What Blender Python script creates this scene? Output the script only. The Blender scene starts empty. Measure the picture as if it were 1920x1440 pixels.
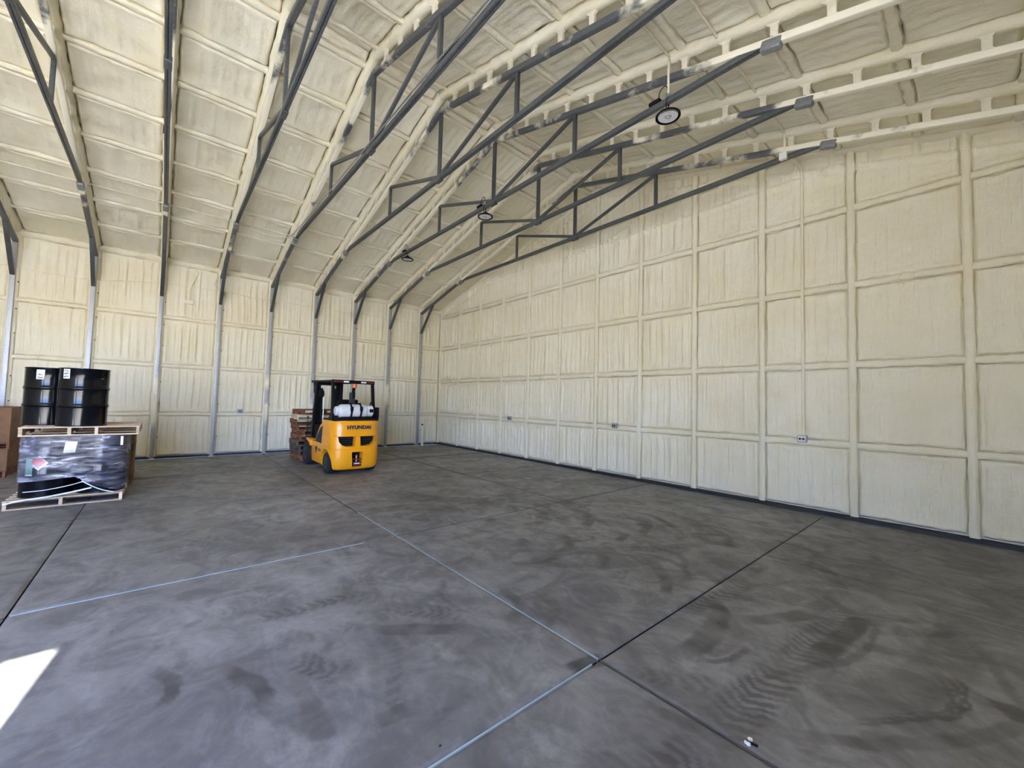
import bpy, bmesh, math, random
import numpy as np
from mathutils import Vector, Matrix

# ---------------------------------------------------------------- camera, sky, sun, exposure
SC = bpy.context.scene
COL = SC.collection
CAM_POS = Vector((14.053, -8.269, 1.70))
YAW, PITCH, ROLL, FPX = math.radians(-49.298), math.radians(2.611), math.radians(1.494), 758.9
fw = Vector((math.sin(YAW)*math.cos(PITCH), math.cos(YAW)*math.cos(PITCH), math.sin(PITCH)))
rt = Vector((math.cos(YAW), -math.sin(YAW), 0)); up = rt.cross(fw)
R_ = rt*math.cos(ROLL)+up*math.sin(ROLL); U_ = -rt*math.sin(ROLL)+up*math.cos(ROLL)
cam_d = bpy.data.cameras.new('camera'); cam = bpy.data.objects.new('camera', cam_d); COL.objects.link(cam)
m = Matrix((R_, U_, -fw)).transposed().to_4x4(); m.translation = CAM_POS; cam.matrix_world = m
cam_d.sensor_fit = 'HORIZONTAL'; cam_d.sensor_width = 36; cam_d.lens = FPX/1920*36; cam_d.clip_start = .05
SC.camera = cam

SUN_E = math.radians(38.3)
SKY_STRENGTH, SUN_STRENGTH, EXPOSURE = 0.53, 23.0, 2.18
world = bpy.data.worlds.new('world'); SC.world = world; world.use_nodes = True
wn = world.node_tree; wn.nodes.clear()
sky = wn.nodes.new('ShaderNodeTexSky'); sky.sky_type = 'NISHITA'; sky.sun_disc = False
sky.sun_elevation = SUN_E; sky.sun_rotation = math.radians(90+7.5); sky.air_density = 1.0; sky.dust_density = .2; sky.ozone_density = 4.0
bg = wn.nodes.new('ShaderNodeBackground'); bg.inputs[1].default_value = SKY_STRENGTH
wo = wn.nodes.new('ShaderNodeOutputWorld')
tn = wn.nodes.new('ShaderNodeMix'); tn.data_type = 'RGBA'; tn.blend_type = 'MULTIPLY'; tn.inputs[0].default_value = 1; tn.inputs[7].default_value = (.84, .90, 1.32, 1)
wn.links.new(sky.outputs[0], tn.inputs[6]); wn.links.new(tn.outputs[2], bg.inputs[0]); wn.links.new(bg.outputs[0], wo.inputs[0])
sd = bpy.data.lights.new('sun', 'SUN'); sd.energy = SUN_STRENGTH; sd.angle = math.radians(.6); sd.color = (1, .975, .87)
sun = bpy.data.objects.new('sun', sd); COL.objects.link(sun)
sun.rotation_euler = Vector((.991*math.cos(SUN_E), -.13*math.cos(SUN_E), math.sin(SUN_E))).to_track_quat('Z', 'Y').to_euler()

# building dimensions (metres): far gable wall at y=0, left wall at x=0
LX, LY = 15.38, 14.6
S, Y0 = 1.2508, .917
FY = [-(Y0+S*k) for k in range(10)]           # truss frames
DOOR_R = (-14.2,-9.42,4.4)                  # side door: y from, y to, head height
FILL_OPENING = (12.4, 14.9, 4.2)                     # front opening added to brighten the hall: x from, x to, head height
def portal(name, loc, rot, sx, sz):
    d = bpy.data.lights.new(name, 'AREA'); d.shape = 'RECTANGLE'; d.size = sx; d.size_y = sz
    d.cycles.is_portal = True
    o = bpy.data.objects.new(name, d); COL.objects.link(o); o.location = loc; o.rotation_euler = rot
portal('side_door_portal', (LX+.1, (DOOR_R[0]+DOOR_R[1])/2, DOOR_R[2]/2), (0, math.radians(90), 0), DOOR_R[2], DOOR_R[1]-DOOR_R[0])
portal('fill_opening_portal', ((FILL_OPENING[0]+FILL_OPENING[1])/2, -LY-.1, FILL_OPENING[2]/2), (math.radians(90), 0, 0), FILL_OPENING[1]-FILL_OPENING[0], FILL_OPENING[2])  # sky light through the added front opening

vs = SC.view_settings
vs.view_transform = 'Standard'; vs.look = 'None'; vs.gamma = 1; vs.use_curve_mapping = False; vs.exposure = EXPOSURE
SC.cycles.use_denoising = True
SC.cycles.max_bounces = 10; SC.cycles.diffuse_bounces = 7; SC.cycles.transparent_max_bounces = 12
SC.cycles.sample_clamp_indirect = 10; SC.cycles.caustics_reflective = False; SC.cycles.caustics_refractive = False

# ---------------------------------------------------------------- numeric helpers
def vnoise(x, y, seed=0):
    x = np.asarray(x, float); y = np.asarray(y, float)
    tab = np.random.RandomState(seed).rand(256, 256)*2-1
    xi = np.floor(x).astype(int); yi = np.floor(y).astype(int)
    fx = x-xi; fy = y-yi; fx = fx*fx*(3-2*fx); fy = fy*fy*(3-2*fy)
    a = tab[xi & 255, yi & 255]; b = tab[(xi+1) & 255, yi & 255]; c = tab[xi & 255, (yi+1) & 255]; d = tab[(xi+1) & 255, (yi+1) & 255]
    return (a*(1-fx)+b*fx)*(1-fy)+(c*(1-fx)+d*fx)*fy
RS = 7.69
def slope(x): return np.minimum(x, LX-x)*.26
def zr(x): return 4.99+slope(x)                 # centre of the lower rafter tube
def zroof(x): return 5.28+slope(x)              # foam surface of the roof

# ---------------------------------------------------------------- object helpers
def link(name, me, mat=None, parent=None, smooth=True, loc=(0, 0, 0), ang=40):
    o = bpy.data.objects.new(name, me); COL.objects.link(o)
    if mat is not None and not me.materials: me.materials.append(mat)
    if smooth and len(me.polygons):
        me.polygons.foreach_set('use_smooth', [True]*len(me.polygons))
        me.set_sharp_from_angle(angle=math.radians(ang))
    o.location = loc
    if parent is not None: o.parent = parent
    return o
def tag(o, label=None, cat=None, group=None, kind=None):
    if label: o['label'] = label
    if cat: o['category'] = cat
    if group: o['group'] = group
    if kind: o['kind'] = kind
    return o
def thing(name, loc=(0, 0, 0), label=None, cat=None, group=None, rz=0):
    o = bpy.data.objects.new(name, None); COL.objects.link(o); o.location = loc; o.rotation_euler = (0, 0, rz)
    o.empty_display_size = .2
    return tag(o, label, cat, group)
def copy_tree(o, parent=None):
    c = o.copy(); COL.objects.link(c)
    if parent is not None: c.parent = parent
    for ch in list(o.children): copy_tree(ch, c)
    return c
class MB:
    def __init__(s): s.v = []; s.f = []
    def add(s, v, f):
        n = len(s.v); s.v += [tuple(map(float, p)) for p in v]; s.f += [tuple(i+n for i in q) for q in f]; return s
    def box(s, x0, x1, y0, y1, z0, z1):
        v = [(x, y, z) for z in (z0, z1) for y in (y0, y1) for x in (x0, x1)]
        return s.add(v, [(0, 2, 3, 1), (4, 5, 7, 6), (0, 1, 5, 4), (2, 6, 7, 3), (0, 4, 6, 2), (1, 3, 7, 5)])
    def bar(s, a, b, w, h, upv=(0, 1, 0)):
        a = Vector(a); b = Vector(b); d = (b-a).normalized(); u = Vector(upv); u = (u-d*u.dot(d)).normalized(); n = d.cross(u)
        v = []
        for p in (a, b):
            for i, j in ((-1, -1), (1, -1), (1, 1), (-1, 1)): v.append(p+u*(i*w/2)+n*(j*h/2))
        return s.add(v, [(3, 2, 1, 0), (4, 5, 6, 7), (0, 1, 5, 4), (1, 2, 6, 5), (2, 3, 7, 6), (3, 0, 4, 7)])
    def tube(s, pts, r, seg=10, cap=True, closed=False):
        pts = [Vector(p) for p in pts]; n = len(pts); rr = r if isinstance(r, (list, tuple)) else [r]*n
        prev = None; v = []
        for i, p in enumerate(pts):
            a = pts[i-1] if (i > 0 or closed) else p; b = pts[(i+1) % n] if (i < n-1 or closed) else p
            d = (b-a).normalized()
            if prev is None:
                t = Vector((0, 0, 1)) if abs(d.z) < .9 else Vector((1, 0, 0)); u = d.cross(t).normalized()
            else: u = (prev-d*prev.dot(d)).normalized()
            prev = u; w = d.cross(u)
            for k in range(seg):
                an = 2*math.pi*k/seg; v.append(p+(u*math.cos(an)+w*math.sin(an))*rr[i])
        f = []
        for i in range(n if closed else n-1):
            j = (i+1) % n
            for k in range(seg): f.append((i*seg+k, i*seg+(k+1) % seg, j*seg+(k+1) % seg, j*seg+k))
        if cap and not closed: f.append(tuple(range(seg-1, -1, -1))); f.append(tuple((n-1)*seg+k for k in range(seg)))
        return s.add(v, f)
    def lathe(s, prof, seg=32, c=(0, 0, 0), axis='Z', cap=True):
        v = []
        for r, z in prof:
            for k in range(seg):
                a = 2*math.pi*k/seg; p = (r*math.cos(a), r*math.sin(a), z)
                if axis == 'Y': p = (p[0], z, p[1])
                if axis == 'X': p = (z, p[0], p[1])
                v.append((p[0]+c[0], p[1]+c[1], p[2]+c[2]))
        f = []
        for i in range(len(prof)-1):
            for k in range(seg): f.append((i*seg+k, i*seg+(k+1) % seg, (i+1)*seg+(k+1) % seg, (i+1)*seg+k))
        if cap: f.append(tuple(range(seg-1, -1, -1))); f.append(tuple((len(prof)-1)*seg+k for k in range(seg)))
        return s.add(v, f)
    def prism(s, poly, y0, y1):      # poly in (x, z), extruded along y
        n = len(poly); v = [(x, y0, z) for x, z in poly]+[(x, y1, z) for x, z in poly]
        f = [tuple(range(n)), tuple(range(2*n-1, n-1, -1))]+[(i, n+i, n+(i+1) % n, (i+1) % n) for i in range(n)]
        return s.add(v, f)
    def mesh(s, name, bevel=0, seg=2):
        me = bpy.data.meshes.new(name); me.from_pydata(s.v, [], s.f)
        bm = bmesh.new(); bm.from_mesh(me); bmesh.ops.recalc_face_normals(bm, faces=bm.faces)
        if bevel:
            es = [e for e in bm.edges if len(e.link_faces) == 2 and e.calc_face_angle(0) > .6]
            bmesh.ops.bevel(bm, geom=es, offset=bevel, segments=seg, profile=.6, affect='EDGES', clamp_overlap=True)
        bm.to_mesh(me); bm.free(); return me
    def build(s, name, mat, parent=None, bevel=0, seg=2, smooth=True, loc=(0, 0, 0), ang=40):
        return link(name, s.mesh(name, bevel, seg), mat, parent, smooth, loc, ang)
def grid_mesh(name, P):      # P: (nu, nv, 3)
    nu, nv = P.shape[:2]; me = bpy.data.meshes.new(name)
    i = np.arange(nu-1)[:, None]*nv+np.arange(nv-1)[None, :]
    q = np.stack([i, i+nv, i+nv+1, i+1], -1).reshape(-1, 4)
    me.vertices.add(nu*nv); me.vertices.foreach_set('co', P.reshape(-1))
    me.loops.add(q.size); me.loops.foreach_set('vertex_index', q.reshape(-1).astype(np.int32))
    me.polygons.add(len(q)); me.polygons.foreach_set('loop_start', np.arange(0, q.size, 4, dtype=np.int32))
    me.update(calc_edges=True); me.validate(); return me

# ---------------------------------------------------------------- materials
class NM:
    def __init__(s, name):
        s.m = bpy.data.materials.new(name); s.m.use_nodes = True; s.t = s.m.node_tree; s.b = s.t.nodes['Principled BSDF']
        s.pos = s.n('ShaderNodeNewGeometry').outputs['Position']
    def n(s, t, **k):
        x = s.t.nodes.new(t)
        for a, b in k.items(): setattr(x, a, b)
        return x
    def l(s, a, b): s.t.links.new(a, b)
    def noise(s, scale=5, detail=3, rough=.5, vec=None, stretch=None, dist=0):
        x = s.n('ShaderNodeTexNoise'); x.inputs['Scale'].default_value = scale; x.inputs['Detail'].default_value = detail
        x.inputs['Roughness'].default_value = rough; x.inputs['Distortion'].default_value = dist
        v = vec if vec is not None else s.pos
        if stretch is not None:
            mp = s.n('ShaderNodeMapping'); mp.inputs['Scale'].default_value = stretch; s.l(v, mp.inputs[0]); v = mp.outputs[0]
        s.l(v, x.inputs['Vector']); return x.outputs['Fac']
    def ramp(s, fac, stops):
        x = s.n('ShaderNodeValToRGB'); e = x.color_ramp.elements
        while len(e) < len(stops): e.new(.5)
        for i, (p, c) in enumerate(stops):
            e[i].position = p; e[i].color = (c[0], c[1], c[2], 1) if isinstance(c, (tuple, list)) else (c, c, c, 1)
        s.l(fac, x.inputs[0]); return x.outputs[0]
    def math(s, op, a, b=None, clamp=False):
        x = s.n('ShaderNodeMath', operation=op); x.use_clamp = clamp
        for i, q in enumerate((a, b)):
            if q is None: continue
            if isinstance(q, (int, float)): x.inputs[i].default_value = q
            else: s.l(q, x.inputs[i])
        return x.outputs[0]
    def mix(s, f, a, b, blend='MIX'):
        x = s.n('ShaderNodeMix', data_type='RGBA', blend_type=blend)
        for i, q in ((0, f), (6, a), (7, b)):
            if isinstance(q, (int, float)): x.inputs[i].default_value = q
            elif isinstance(q, tuple): x.inputs[i].default_value = (*q, 1)
            else: s.l(q, x.inputs[i])
        return x.outputs[2]
    def bump(s, h, strength=.5, dist=.01, prev=None):
        x = s.n('ShaderNodeBump'); x.inputs['Strength'].default_value = strength; x.inputs['Distance'].default_value = dist
        s.l(h, x.inputs['Height'])
        if prev is not None: s.l(prev, x.inputs['Normal'])
        return x.outputs[0]
    def set(s, base=None, rough=None, metal=None, normal=None, **k):
        for nm, v in (('Base Color', base), ('Roughness', rough), ('Metallic', metal), ('Normal', normal)):
            if v is None: continue
            if isinstance(v, tuple): s.b.inputs[nm].default_value = (*v, 1)
            elif isinstance(v, (int, float)): s.b.inputs[nm].default_value = v
            else: s.l(v, s.b.inputs[nm])
        for a, b in k.items(): s.b.inputs[a.replace('_', ' ')].default_value = b
        return s.m
def simple(name, col, rough=.5, metal=0, var=.12, scale=8, bump=0, bscale=60, **k):
    q = NM(name); n = q.noise(scale, 4)
    lo = tuple(c*(1-var) for c in col); hi = tuple(min(1, c*(1+var)) for c in col)
    nr = q.bump(q.noise(bscale, 3), bump, .004) if bump else None
    return q.set(q.ramp(n, [(.3, lo), (.7, hi)]), rough, metal, nr, **k)
FOAM_A, FOAM_B, FOAM_C = (.83, .766, .578), (.87, .826, .675), (.79, .698, .468)
def foam_mat(name, st, bs=.75, det=4):
    q = NM(name)
    big = q.noise(.7, 3); mid = q.noise(3.2, 4)
    c = q.mix(q.ramp(big, [(.35, 0), (.65, 1)]), FOAM_A, FOAM_B)
    c = q.mix(q.math('MULTIPLY', q.ramp(mid, [(.48, 0), (.72, 1)]), .45), c, FOAM_C)
    streak = q.noise(1, det, .5, stretch=st, dist=.25)
    c = q.mix(q.ramp(streak, [(.3, 0), (.7, .22)]), c, (.85, .82, .70))
    n1 = q.bump(streak, bs, .035)
    n2 = q.bump(q.noise(38, 4, .6), .38, .012, n1)
    n3 = q.bump(q.noise(6, 3, .5), .35, .05, n2)
    return q.set(c, .62, 0, n3, Specular_IOR_Level=.35)
M_FW = foam_mat('foam_gable', (9, 9, .5), 1.0)
M_FL = foam_mat('foam_side', (9, 9, .5), 1.0)
M_FR = foam_mat('foam_roof', (.9, 7, 1.5), .45, 3)
M_FB = foam_mat('foam_bead', (7, 7, 7))
def galv(name, a, b, metal=.75, rough=.42):
    q = NM(name); v = q.n('ShaderNodeTexVoronoi'); v.inputs['Scale'].default_value = 38; q.l(q.pos, v.inputs['Vector'])
    c = q.mix(q.ramp(v.outputs['Distance'], [(.1, 0), (.9, 1)]), a, b)
    c = q.mix(q.ramp(q.noise(2.2, 4), [(.4, 0), (.75, .6)]), c, tuple(x*.6 for x in a))
    return q.set(c, rough, metal, q.bump(q.noise(30), .1, .003))
M_COLM = galv('galvanised_column', (.40, .42, .45), (.56, .58, .62), .45, .42)
M_SLEEVE = galv('galvanised_sleeve', (.22, .23, .25), (.32, .33, .35), .5, .45)
M_TRUSS = galv('galvanised_truss', (.085, .092, .098), (.135, .145, .152), .4, .48)
def oversprayed(name, base_a, base_b, lo, hi, col=False):
    q = NM(name)
    sx = q.n('ShaderNodeSeparateXYZ'); q.l(q.pos, sx.inputs[0])
    n = q.noise(1.3, 5, .6)
    if col:     # columns: patchy overspray low down
        g = q.ramp(q.math('DIVIDE', sx.outputs[2], 5.2), [(0, .25), (.25, .5), (.45, .45), (.5, .0), (1, 0)])
        f = q.math('ADD', q.math('SUBTRACT', q.noise(.8, 3), .5), g)
        f = q.ramp(f, [(.50, 0), (.58, 1)])
    else:       # rafters: cream on the low slopes, bare in the middle
        g = q.ramp(q.math('DIVIDE', sx.outputs[0], LX), [(0, .15), (.155, .25), (.19, .95), (.38, .92), (.48, .45), (.56, .25), (.72, .35), (.82, .85), (1, .7)])
        f = q.math('ADD', q.math('MULTIPLY', q.math('SUBTRACT', n, .5), 2.2), g)
        f = q.ramp(f, [(.42, 0), (.62, 1)])
    c = q.mix(f, q.mix(q.noise(20), base_a, base_b), FOAM_B)
    met = q.math('MULTIPLY', q.math('SUBTRACT', 1.0, f), .5)
    q.l(met, q.b.inputs['Metallic'])
    return q.set(c, .5, None, q.bump(q.noise(18, 4), .3, .01))
M_RAFT = oversprayed('rafter_overspray', (.10, .11, .125), (.17, .18, .20), 0, 1)
M_COLS = oversprayed('column_overspray', (.36, .38, .41), (.50, .52, .56), 0, 1, True)
M_BRKT = simple('bracket_cream', (.74, .70, .56), .6)
M_DARK = simple('dark_base_angle', (.018, .018, .02), .55)
M_BLACK = simple('black_paint', (.006, .006, .007), .5, Specular_IOR_Level=.14)
M_RUB = simple('tyre_rubber', (.012, .012, .012), .85, bump=.4)
M_YEL = simple('forklift_yellow', (.90, .37, .010), .30, 0, .05, 3, Coat_Weight=.15, Coat_Roughness=.15)
M_GREYP = simple('dark_grey_plastic', (.028, .03, .032), .6)
M_LPG = simple('cylinder_white', (.66, .67, .68), .35, 0, .06)
M_RED = simple('red_reflector', (.16, .008, .01), .4)
M_WHITE = simple('white_reflector', (.85, .85, .85), .4, 0, .03)
M_AMB = simple('amber_lens', (.75, .16, .05), .25)
M_PAPER = simple('paper_label', (.82, .83, .86), .6, 0, .03)
M_INK = simple('ink', (.03, .03, .035), .6)
M_GREEN = simple('green_label', (.16, .33, .22), .5)
M_DRUM = simple('drum_black', (.003, .0035, .005), .13, 0, .1, Specular_IOR_Level=.30)
M_CARD = simple('cardboard_brown', (.22, .115, .055), .8, 0, .15, 5)
M_PVC = simple('pvc_white', (.78, .77, .73), .4, 0, .04)
M_STEEL = simple('plain_steel', (.42, .43, .45), .35, .8)
M_OUT = simple('outlet_grey', (.36, .37, .38), .45, .3)
M_STRAP = simple('film_strand', (.74, .76, .82), .35, 0, .05)
def wood_mat(name, a, b):
    q = NM(name); g = q.noise(1, 5, .65, stretch=(6, 6, 40), dist=.6)
    oi = q.n('ShaderNodeObjectInfo').outputs['Random']
    c = q.mix(q.ramp(g, [(.3, 0), (.7, 1)]), a, b)
    h = q.n('ShaderNodeHueSaturation'); q.l(c, h.inputs['Color']); q.l(q.math('ADD', q.math('MULTIPLY', oi, .5), .75), h.inputs['Value'])
    return q.set(h.outputs[0], .8, 0, q.bump(g, .3, .004))
M_WOOD = wood_mat('pallet_wood_pale', (.46, .34, .22), (.66, .52, .36))
M_WOODB = wood_mat('pallet_wood_brown', (.13, .045, .018), (.27, .105, .042))
M_WOODG = wood_mat('pallet_wood_weathered', (.075, .05, .035), (.17, .12, .085))
def film_mat():
    q = NM('stretch_film'); t = q.n('ShaderNodeBsdfTransparent'); t.inputs[0].default_value = (.93, .94, .97, 1)
    st = q.noise(1, 4, .55, stretch=(1.6, 2.4, 11), dist=1.1)
    big = q.noise(2.2, 3)
    fac = q.ramp(q.math('ADD', q.math('MULTIPLY', st, .75), q.math('MULTIPLY', big, .35)), [(.44, .04), (.60, .22), (.74, .75)])
    nr = q.bump(st, .4, .015)
    q.set((.60, .60, .72), .14, 0, nr, Specular_IOR_Level=1.0)
    mx = q.n('ShaderNodeMixShader'); q.l(fac, mx.inputs[0]); q.l(t.outputs[0], mx.inputs[1]); q.l(q.b.outputs[0], mx.inputs[2])
    q.l(mx.outputs[0], q.t.nodes['Material Output'].inputs[0]); return q.m
M_FILM = film_mat()
def floor_mat():
    q = NM('dusty_concrete')
    at = q.n('ShaderNodeAttribute', attribute_name='mark').outputs['Fac']
    big = q.noise(.55, 5, .6, dist=.6); mid = q.noise(2.6, 6, .65, dist=1.0)
    fine = q.noise(14, 6, .7); spk = q.noise(95, 2, .5)
    swirl = q.noise(1, 6, .62, stretch=(1.3, 2.4, 1), dist=2.6)
    c = q.ramp(big, [(.32, (.13, .127, .127)), (.5, (.205, .202, .202)), (.66, (.30, .297, .30))])
    c = q.mix(q.ramp(mid, [(.42, .0), (.62, .62)]), c, (.10, .097, .097))
    c = q.mix(q.ramp(swirl, [(.50, .0), (.70, .36)]), c, (.36, .358, .362))
    c = q.mix(q.ramp(fine, [(.35, .3), (.6, 0)]), c, (.12, .115, .112))
    c = q.mix(q.ramp(spk, [(.68, 0), (.8, .5)]), c, (.36, .36, .36))
    dark = q.math('MULTIPLY', q.math('MAXIMUM', at, 0), 1.0, True)
    lite = q.math('MULTIPLY', q.math('MAXIMUM', q.math('MULTIPLY', at, -1.0), 0), 1.0, True)
    c = q.mix(q.math('MULTIPLY', dark, .95), c, (.05, .047, .046))
    c = q.mix(q.math('MULTIPLY', lite, q.ramp(fine, [(.4, .2), (.65, 1)])), c, (.42, .42, .42))
    r = q.ramp(mid, [(.3, .42), (.7, .66)])
    nr = q.bump(fine, .18, .006); nr = q.bump(spk, .12, .002, nr)
    return q.set(c, r, 0, nr, Specular_IOR_Level=.45)
M_FLOOR = floor_mat()
M_JDARK = simple('joint_dark', (.03, .028, .03), .8)
M_JMID = simple('joint_dusty', (.11, .105, .10), .9)
M_JLITE = simple('joint_sealant', (.42, .50, .49), .5)
M_GROUND = simple('yard_concrete', (.66, .64, .60), .9, 0, .1, 2)

# ---------------------------------------------------------------- floor: slabs with recessed joints, dust and tyre marks
MARKS=[([(11.72,-4.15),(12.02,-4.46),(12.16,-4.73)],0.14,0.7,0),([(12.46,-4.5),(12.62,-4.66),(12.7,-4.97),(12.72,-5.27),(12.68,-5.5)],0.16,0.8,0),([(12.83,-2.74),(12.99,-2.92),(13.12,-3.31),(13.14,-3.77),(13.06,-4.14),(12.9,-4.5),(12.69,-4.75)],0.17,0.55,0),([(12.55,-3.69),(12.47,-4.41),(12.41,-5.04)],0.2,0.6,1),([(13.3,-3.71),(13.22,-4.67),(13.15,-5.39),(13.12,-5.9),(13.11,-6.19)],0.3,0.55,1),([(13.55,-3.77),(13.4,-3.91),(13.33,-4.33),(13.28,-4.83)],0.17,0.9,0),([(13.51,-3.89),(13.5,-4.26),(13.42,-4.62),(13.25,-5.06),(13.12,-5.33)],0.06,0.5,0),([(13.73,-2.93),(13.92,-3.24),(13.94,-3.66),(13.87,-4.17),(13.71,-4.69),(13.47,-5.13)],0.34,0.38,0),([(13.85,-4.2),(13.94,-4.39),(13.95,-4.66),(13.88,-4.86),(13.71,-5.12),(13.51,-5.36)],0.03,0.6,0),([(13.82,-4.28),(13.91,-4.46),(13.92,-4.66),(13.86,-4.85),(13.69,-5.1),(13.51,-5.32)],0.025,0.5,0),([(13.8,-4.37),(13.88,-4.51),(13.89,-4.67),(13.84,-4.83),(13.66,-5.08)],0.025,0.45,0),([(13.95,-3.49),(14.09,-3.9),(14.15,-4.29),(14.19,-4.45)],0.08,0.4,0),([(14.06,-4.55),(14.19,-4.49)],0.22,0.6,0),([(13.43,-5.6),(13.62,-5.43),(13.88,-5.14),(14.15,-4.64)],0.1,0.5,0),([(12.61,-5.85),(12.78,-5.76),(12.95,-5.64)],0.18,0.6,1),([(12.79,-6.67),(13.02,-6.37),(13.22,-6.0)],0.2,0.5,1),([(12.85,-6.12),(13.0,-6.07),(13.09,-6.01)],0.12,0.6,0),([(8.98,-3.73),(9.52,-3.64),(9.93,-4.0),(9.91,-4.28)],0.15,0.6,0),([(9.93,-3.22),(10.26,-3.36),(10.42,-3.66)],0.15,0.6,0),([(10.73,-3.05),(10.94,-2.94),(11.09,-3.36)],0.14,0.7,0),([(10.76,-2.46),(11.29,-2.78),(11.52,-3.19)],0.13,0.6,0),([(10.69,-3.61),(10.94,-3.57),(11.02,-3.88)],0.14,0.6,0),([(8.78,-3.02),(9.4,-3.0),(9.38,-2.7)],0.12,0.6,0),([(11.48,-2.76),(11.81,-2.46)],0.12,0.7,0),([(11.22,-4.1),(11.51,-3.65),(11.67,-3.31)],0.2,0.6,1),([(10.84,-4.89),(11.05,-4.48),(11.51,-4.12)],0.08,0.5,0),([(11.2,-2.32),(11.4,-2.38),(11.49,-2.58)],0.12,0.5,0),([(10.42,-7.68),(10.47,-7.37),(10.47,-6.81)],0.18,0.55,1),([(11.09,-7.56),(11.27,-7.46),(11.46,-7.34)],0.2,0.8,1),([(10.9,-7.47),(10.97,-7.27),(10.99,-7.01)],0.16,0.4,1),([(10.66,-8.22),(10.86,-8.17),(11.05,-8.18),(11.13,-8.21)],0.1,0.6,0),([(10.92,-7.9),(11.15,-7.79),(11.33,-7.75),(11.45,-7.75)],0.12,0.6,0),([(10.39,-8.12),(10.65,-8.07),(10.9,-8.09)],0.07,0.35,0),([(10.79,-6.89),(11.09,-6.57),(11.43,-6.33)],0.2,0.4,1),([(11.09,-7.01),(11.25,-6.74),(11.5,-6.53)],0.16,0.6,0),([(11.63,-7.61),(11.78,-7.57),(11.78,-7.49)],0.2,0.5,0),([(11.92,-7.34),(11.94,-7.23),(11.94,-7.13)],0.14,0.6,0),([(6.76,-5.07),(7.75,-4.73),(8.43,-4.08),(8.5,-2.89)],0.5,0.5,0),([(7.96,-5.91),(8.03,-5.26),(8.65,-4.66)],0.4,0.5,0),([(4.21,-7.61),(3.8,-6.66),(6.01,-5.79)],0.06,0.5,0),([(1.74,-8.69),(2.87,-7.53),(4.51,-6.86)],0.07,0.45,0),([(4.19,-8.52),(4.32,-7.45),(5.54,-6.23)],0.25,0.35,0),([(9.87,-5.31),(10.49,-4.79),(10.75,-4.11)],0.3,0.4,0),([(11.13,-5.82),(11.46,-5.88),(11.61,-6.1)],0.12,0.45,0),([(11.41,-5.62),(11.71,-5.69),(11.84,-5.98)],0.12,0.35,0),([(12.28,-6.23),(12.31,-6.06),(12.37,-5.95)],0.14,0.8,0)]
LIGHTS=[([(8.37,-8.08),(8.4,-7.76)],0.35,0.5),([(8.35,-9.09),(8.67,-8.48)],0.5,0.45),([(11.44,-7.47),(11.58,-7.27)],0.35,0.4),([(12.24,-6.43),(12.3,-6.25),(12.4,-6.27)],0.18,0.7),([(12.15,-6.66),(12.26,-6.66)],0.14,0.7),([(11.37,-6.76),(11.75,-6.77)],0.14,0.6),([(12.5,-6.73),(12.67,-6.67),(12.65,-6.84)],0.25,0.5),([(12.65,-5.77),(12.83,-5.41)],0.3,0.3),([(12.76,-4.04),(12.94,-3.25)],0.3,0.3),([(13.45,-4.79),(13.69,-4.32)],0.3,0.3),([(12.27,-6.79),(12.54,-6.84),(12.66,-6.88)],0.4,0.3),([(11.76,-7.8),(12.14,-7.43)],0.5,0.4)]

_r = random.Random(5)
for i in range(70):                              # faint turning swirls in the dust
    cx, cy = _r.uniform(8.2, 14.2), _r.uniform(-7.5, -1.2); r0 = _r.uniform(.25, 1.5); a0 = _r.uniform(0, 6.28); da = _r.uniform(.5, 2.2)
    MARKS.append(([(cx+r0*math.cos(a0+da*t/6), cy+r0*math.sin(a0+da*t/6)) for t in range(7)], _r.choice([.05, .1, .16]), _r.uniform(.12, .36), int(_r.random() < .3)))
for i in range(34):
    cx, cy = _r.uniform(9.0, 12.6), _r.uniform(-5.2, -2.2); r0 = _r.uniform(.15, .45); a0 = _r.uniform(-1.2, .6); da = _r.uniform(1., 2.4)
    MARKS.append(([(cx+r0*math.cos(a0+da*t/5), cy+r0*math.sin(a0+da*t/5)) for t in range(6)], _r.choice([.06, .1, .13]), _r.uniform(.3, .6), 0))
for i in range(26):
    cx, cy = _r.uniform(6, 12.5), _r.uniform(-8.6, -1.8); L = _r.uniform(.5, 2.0); an = _r.gauss(2.35, .45)
    LIGHTS.append(([(cx, cy), (cx+L*math.cos(an), cy+L*math.sin(an))], _r.uniform(.08, .3), _r.uniform(.1, .3)))
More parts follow.
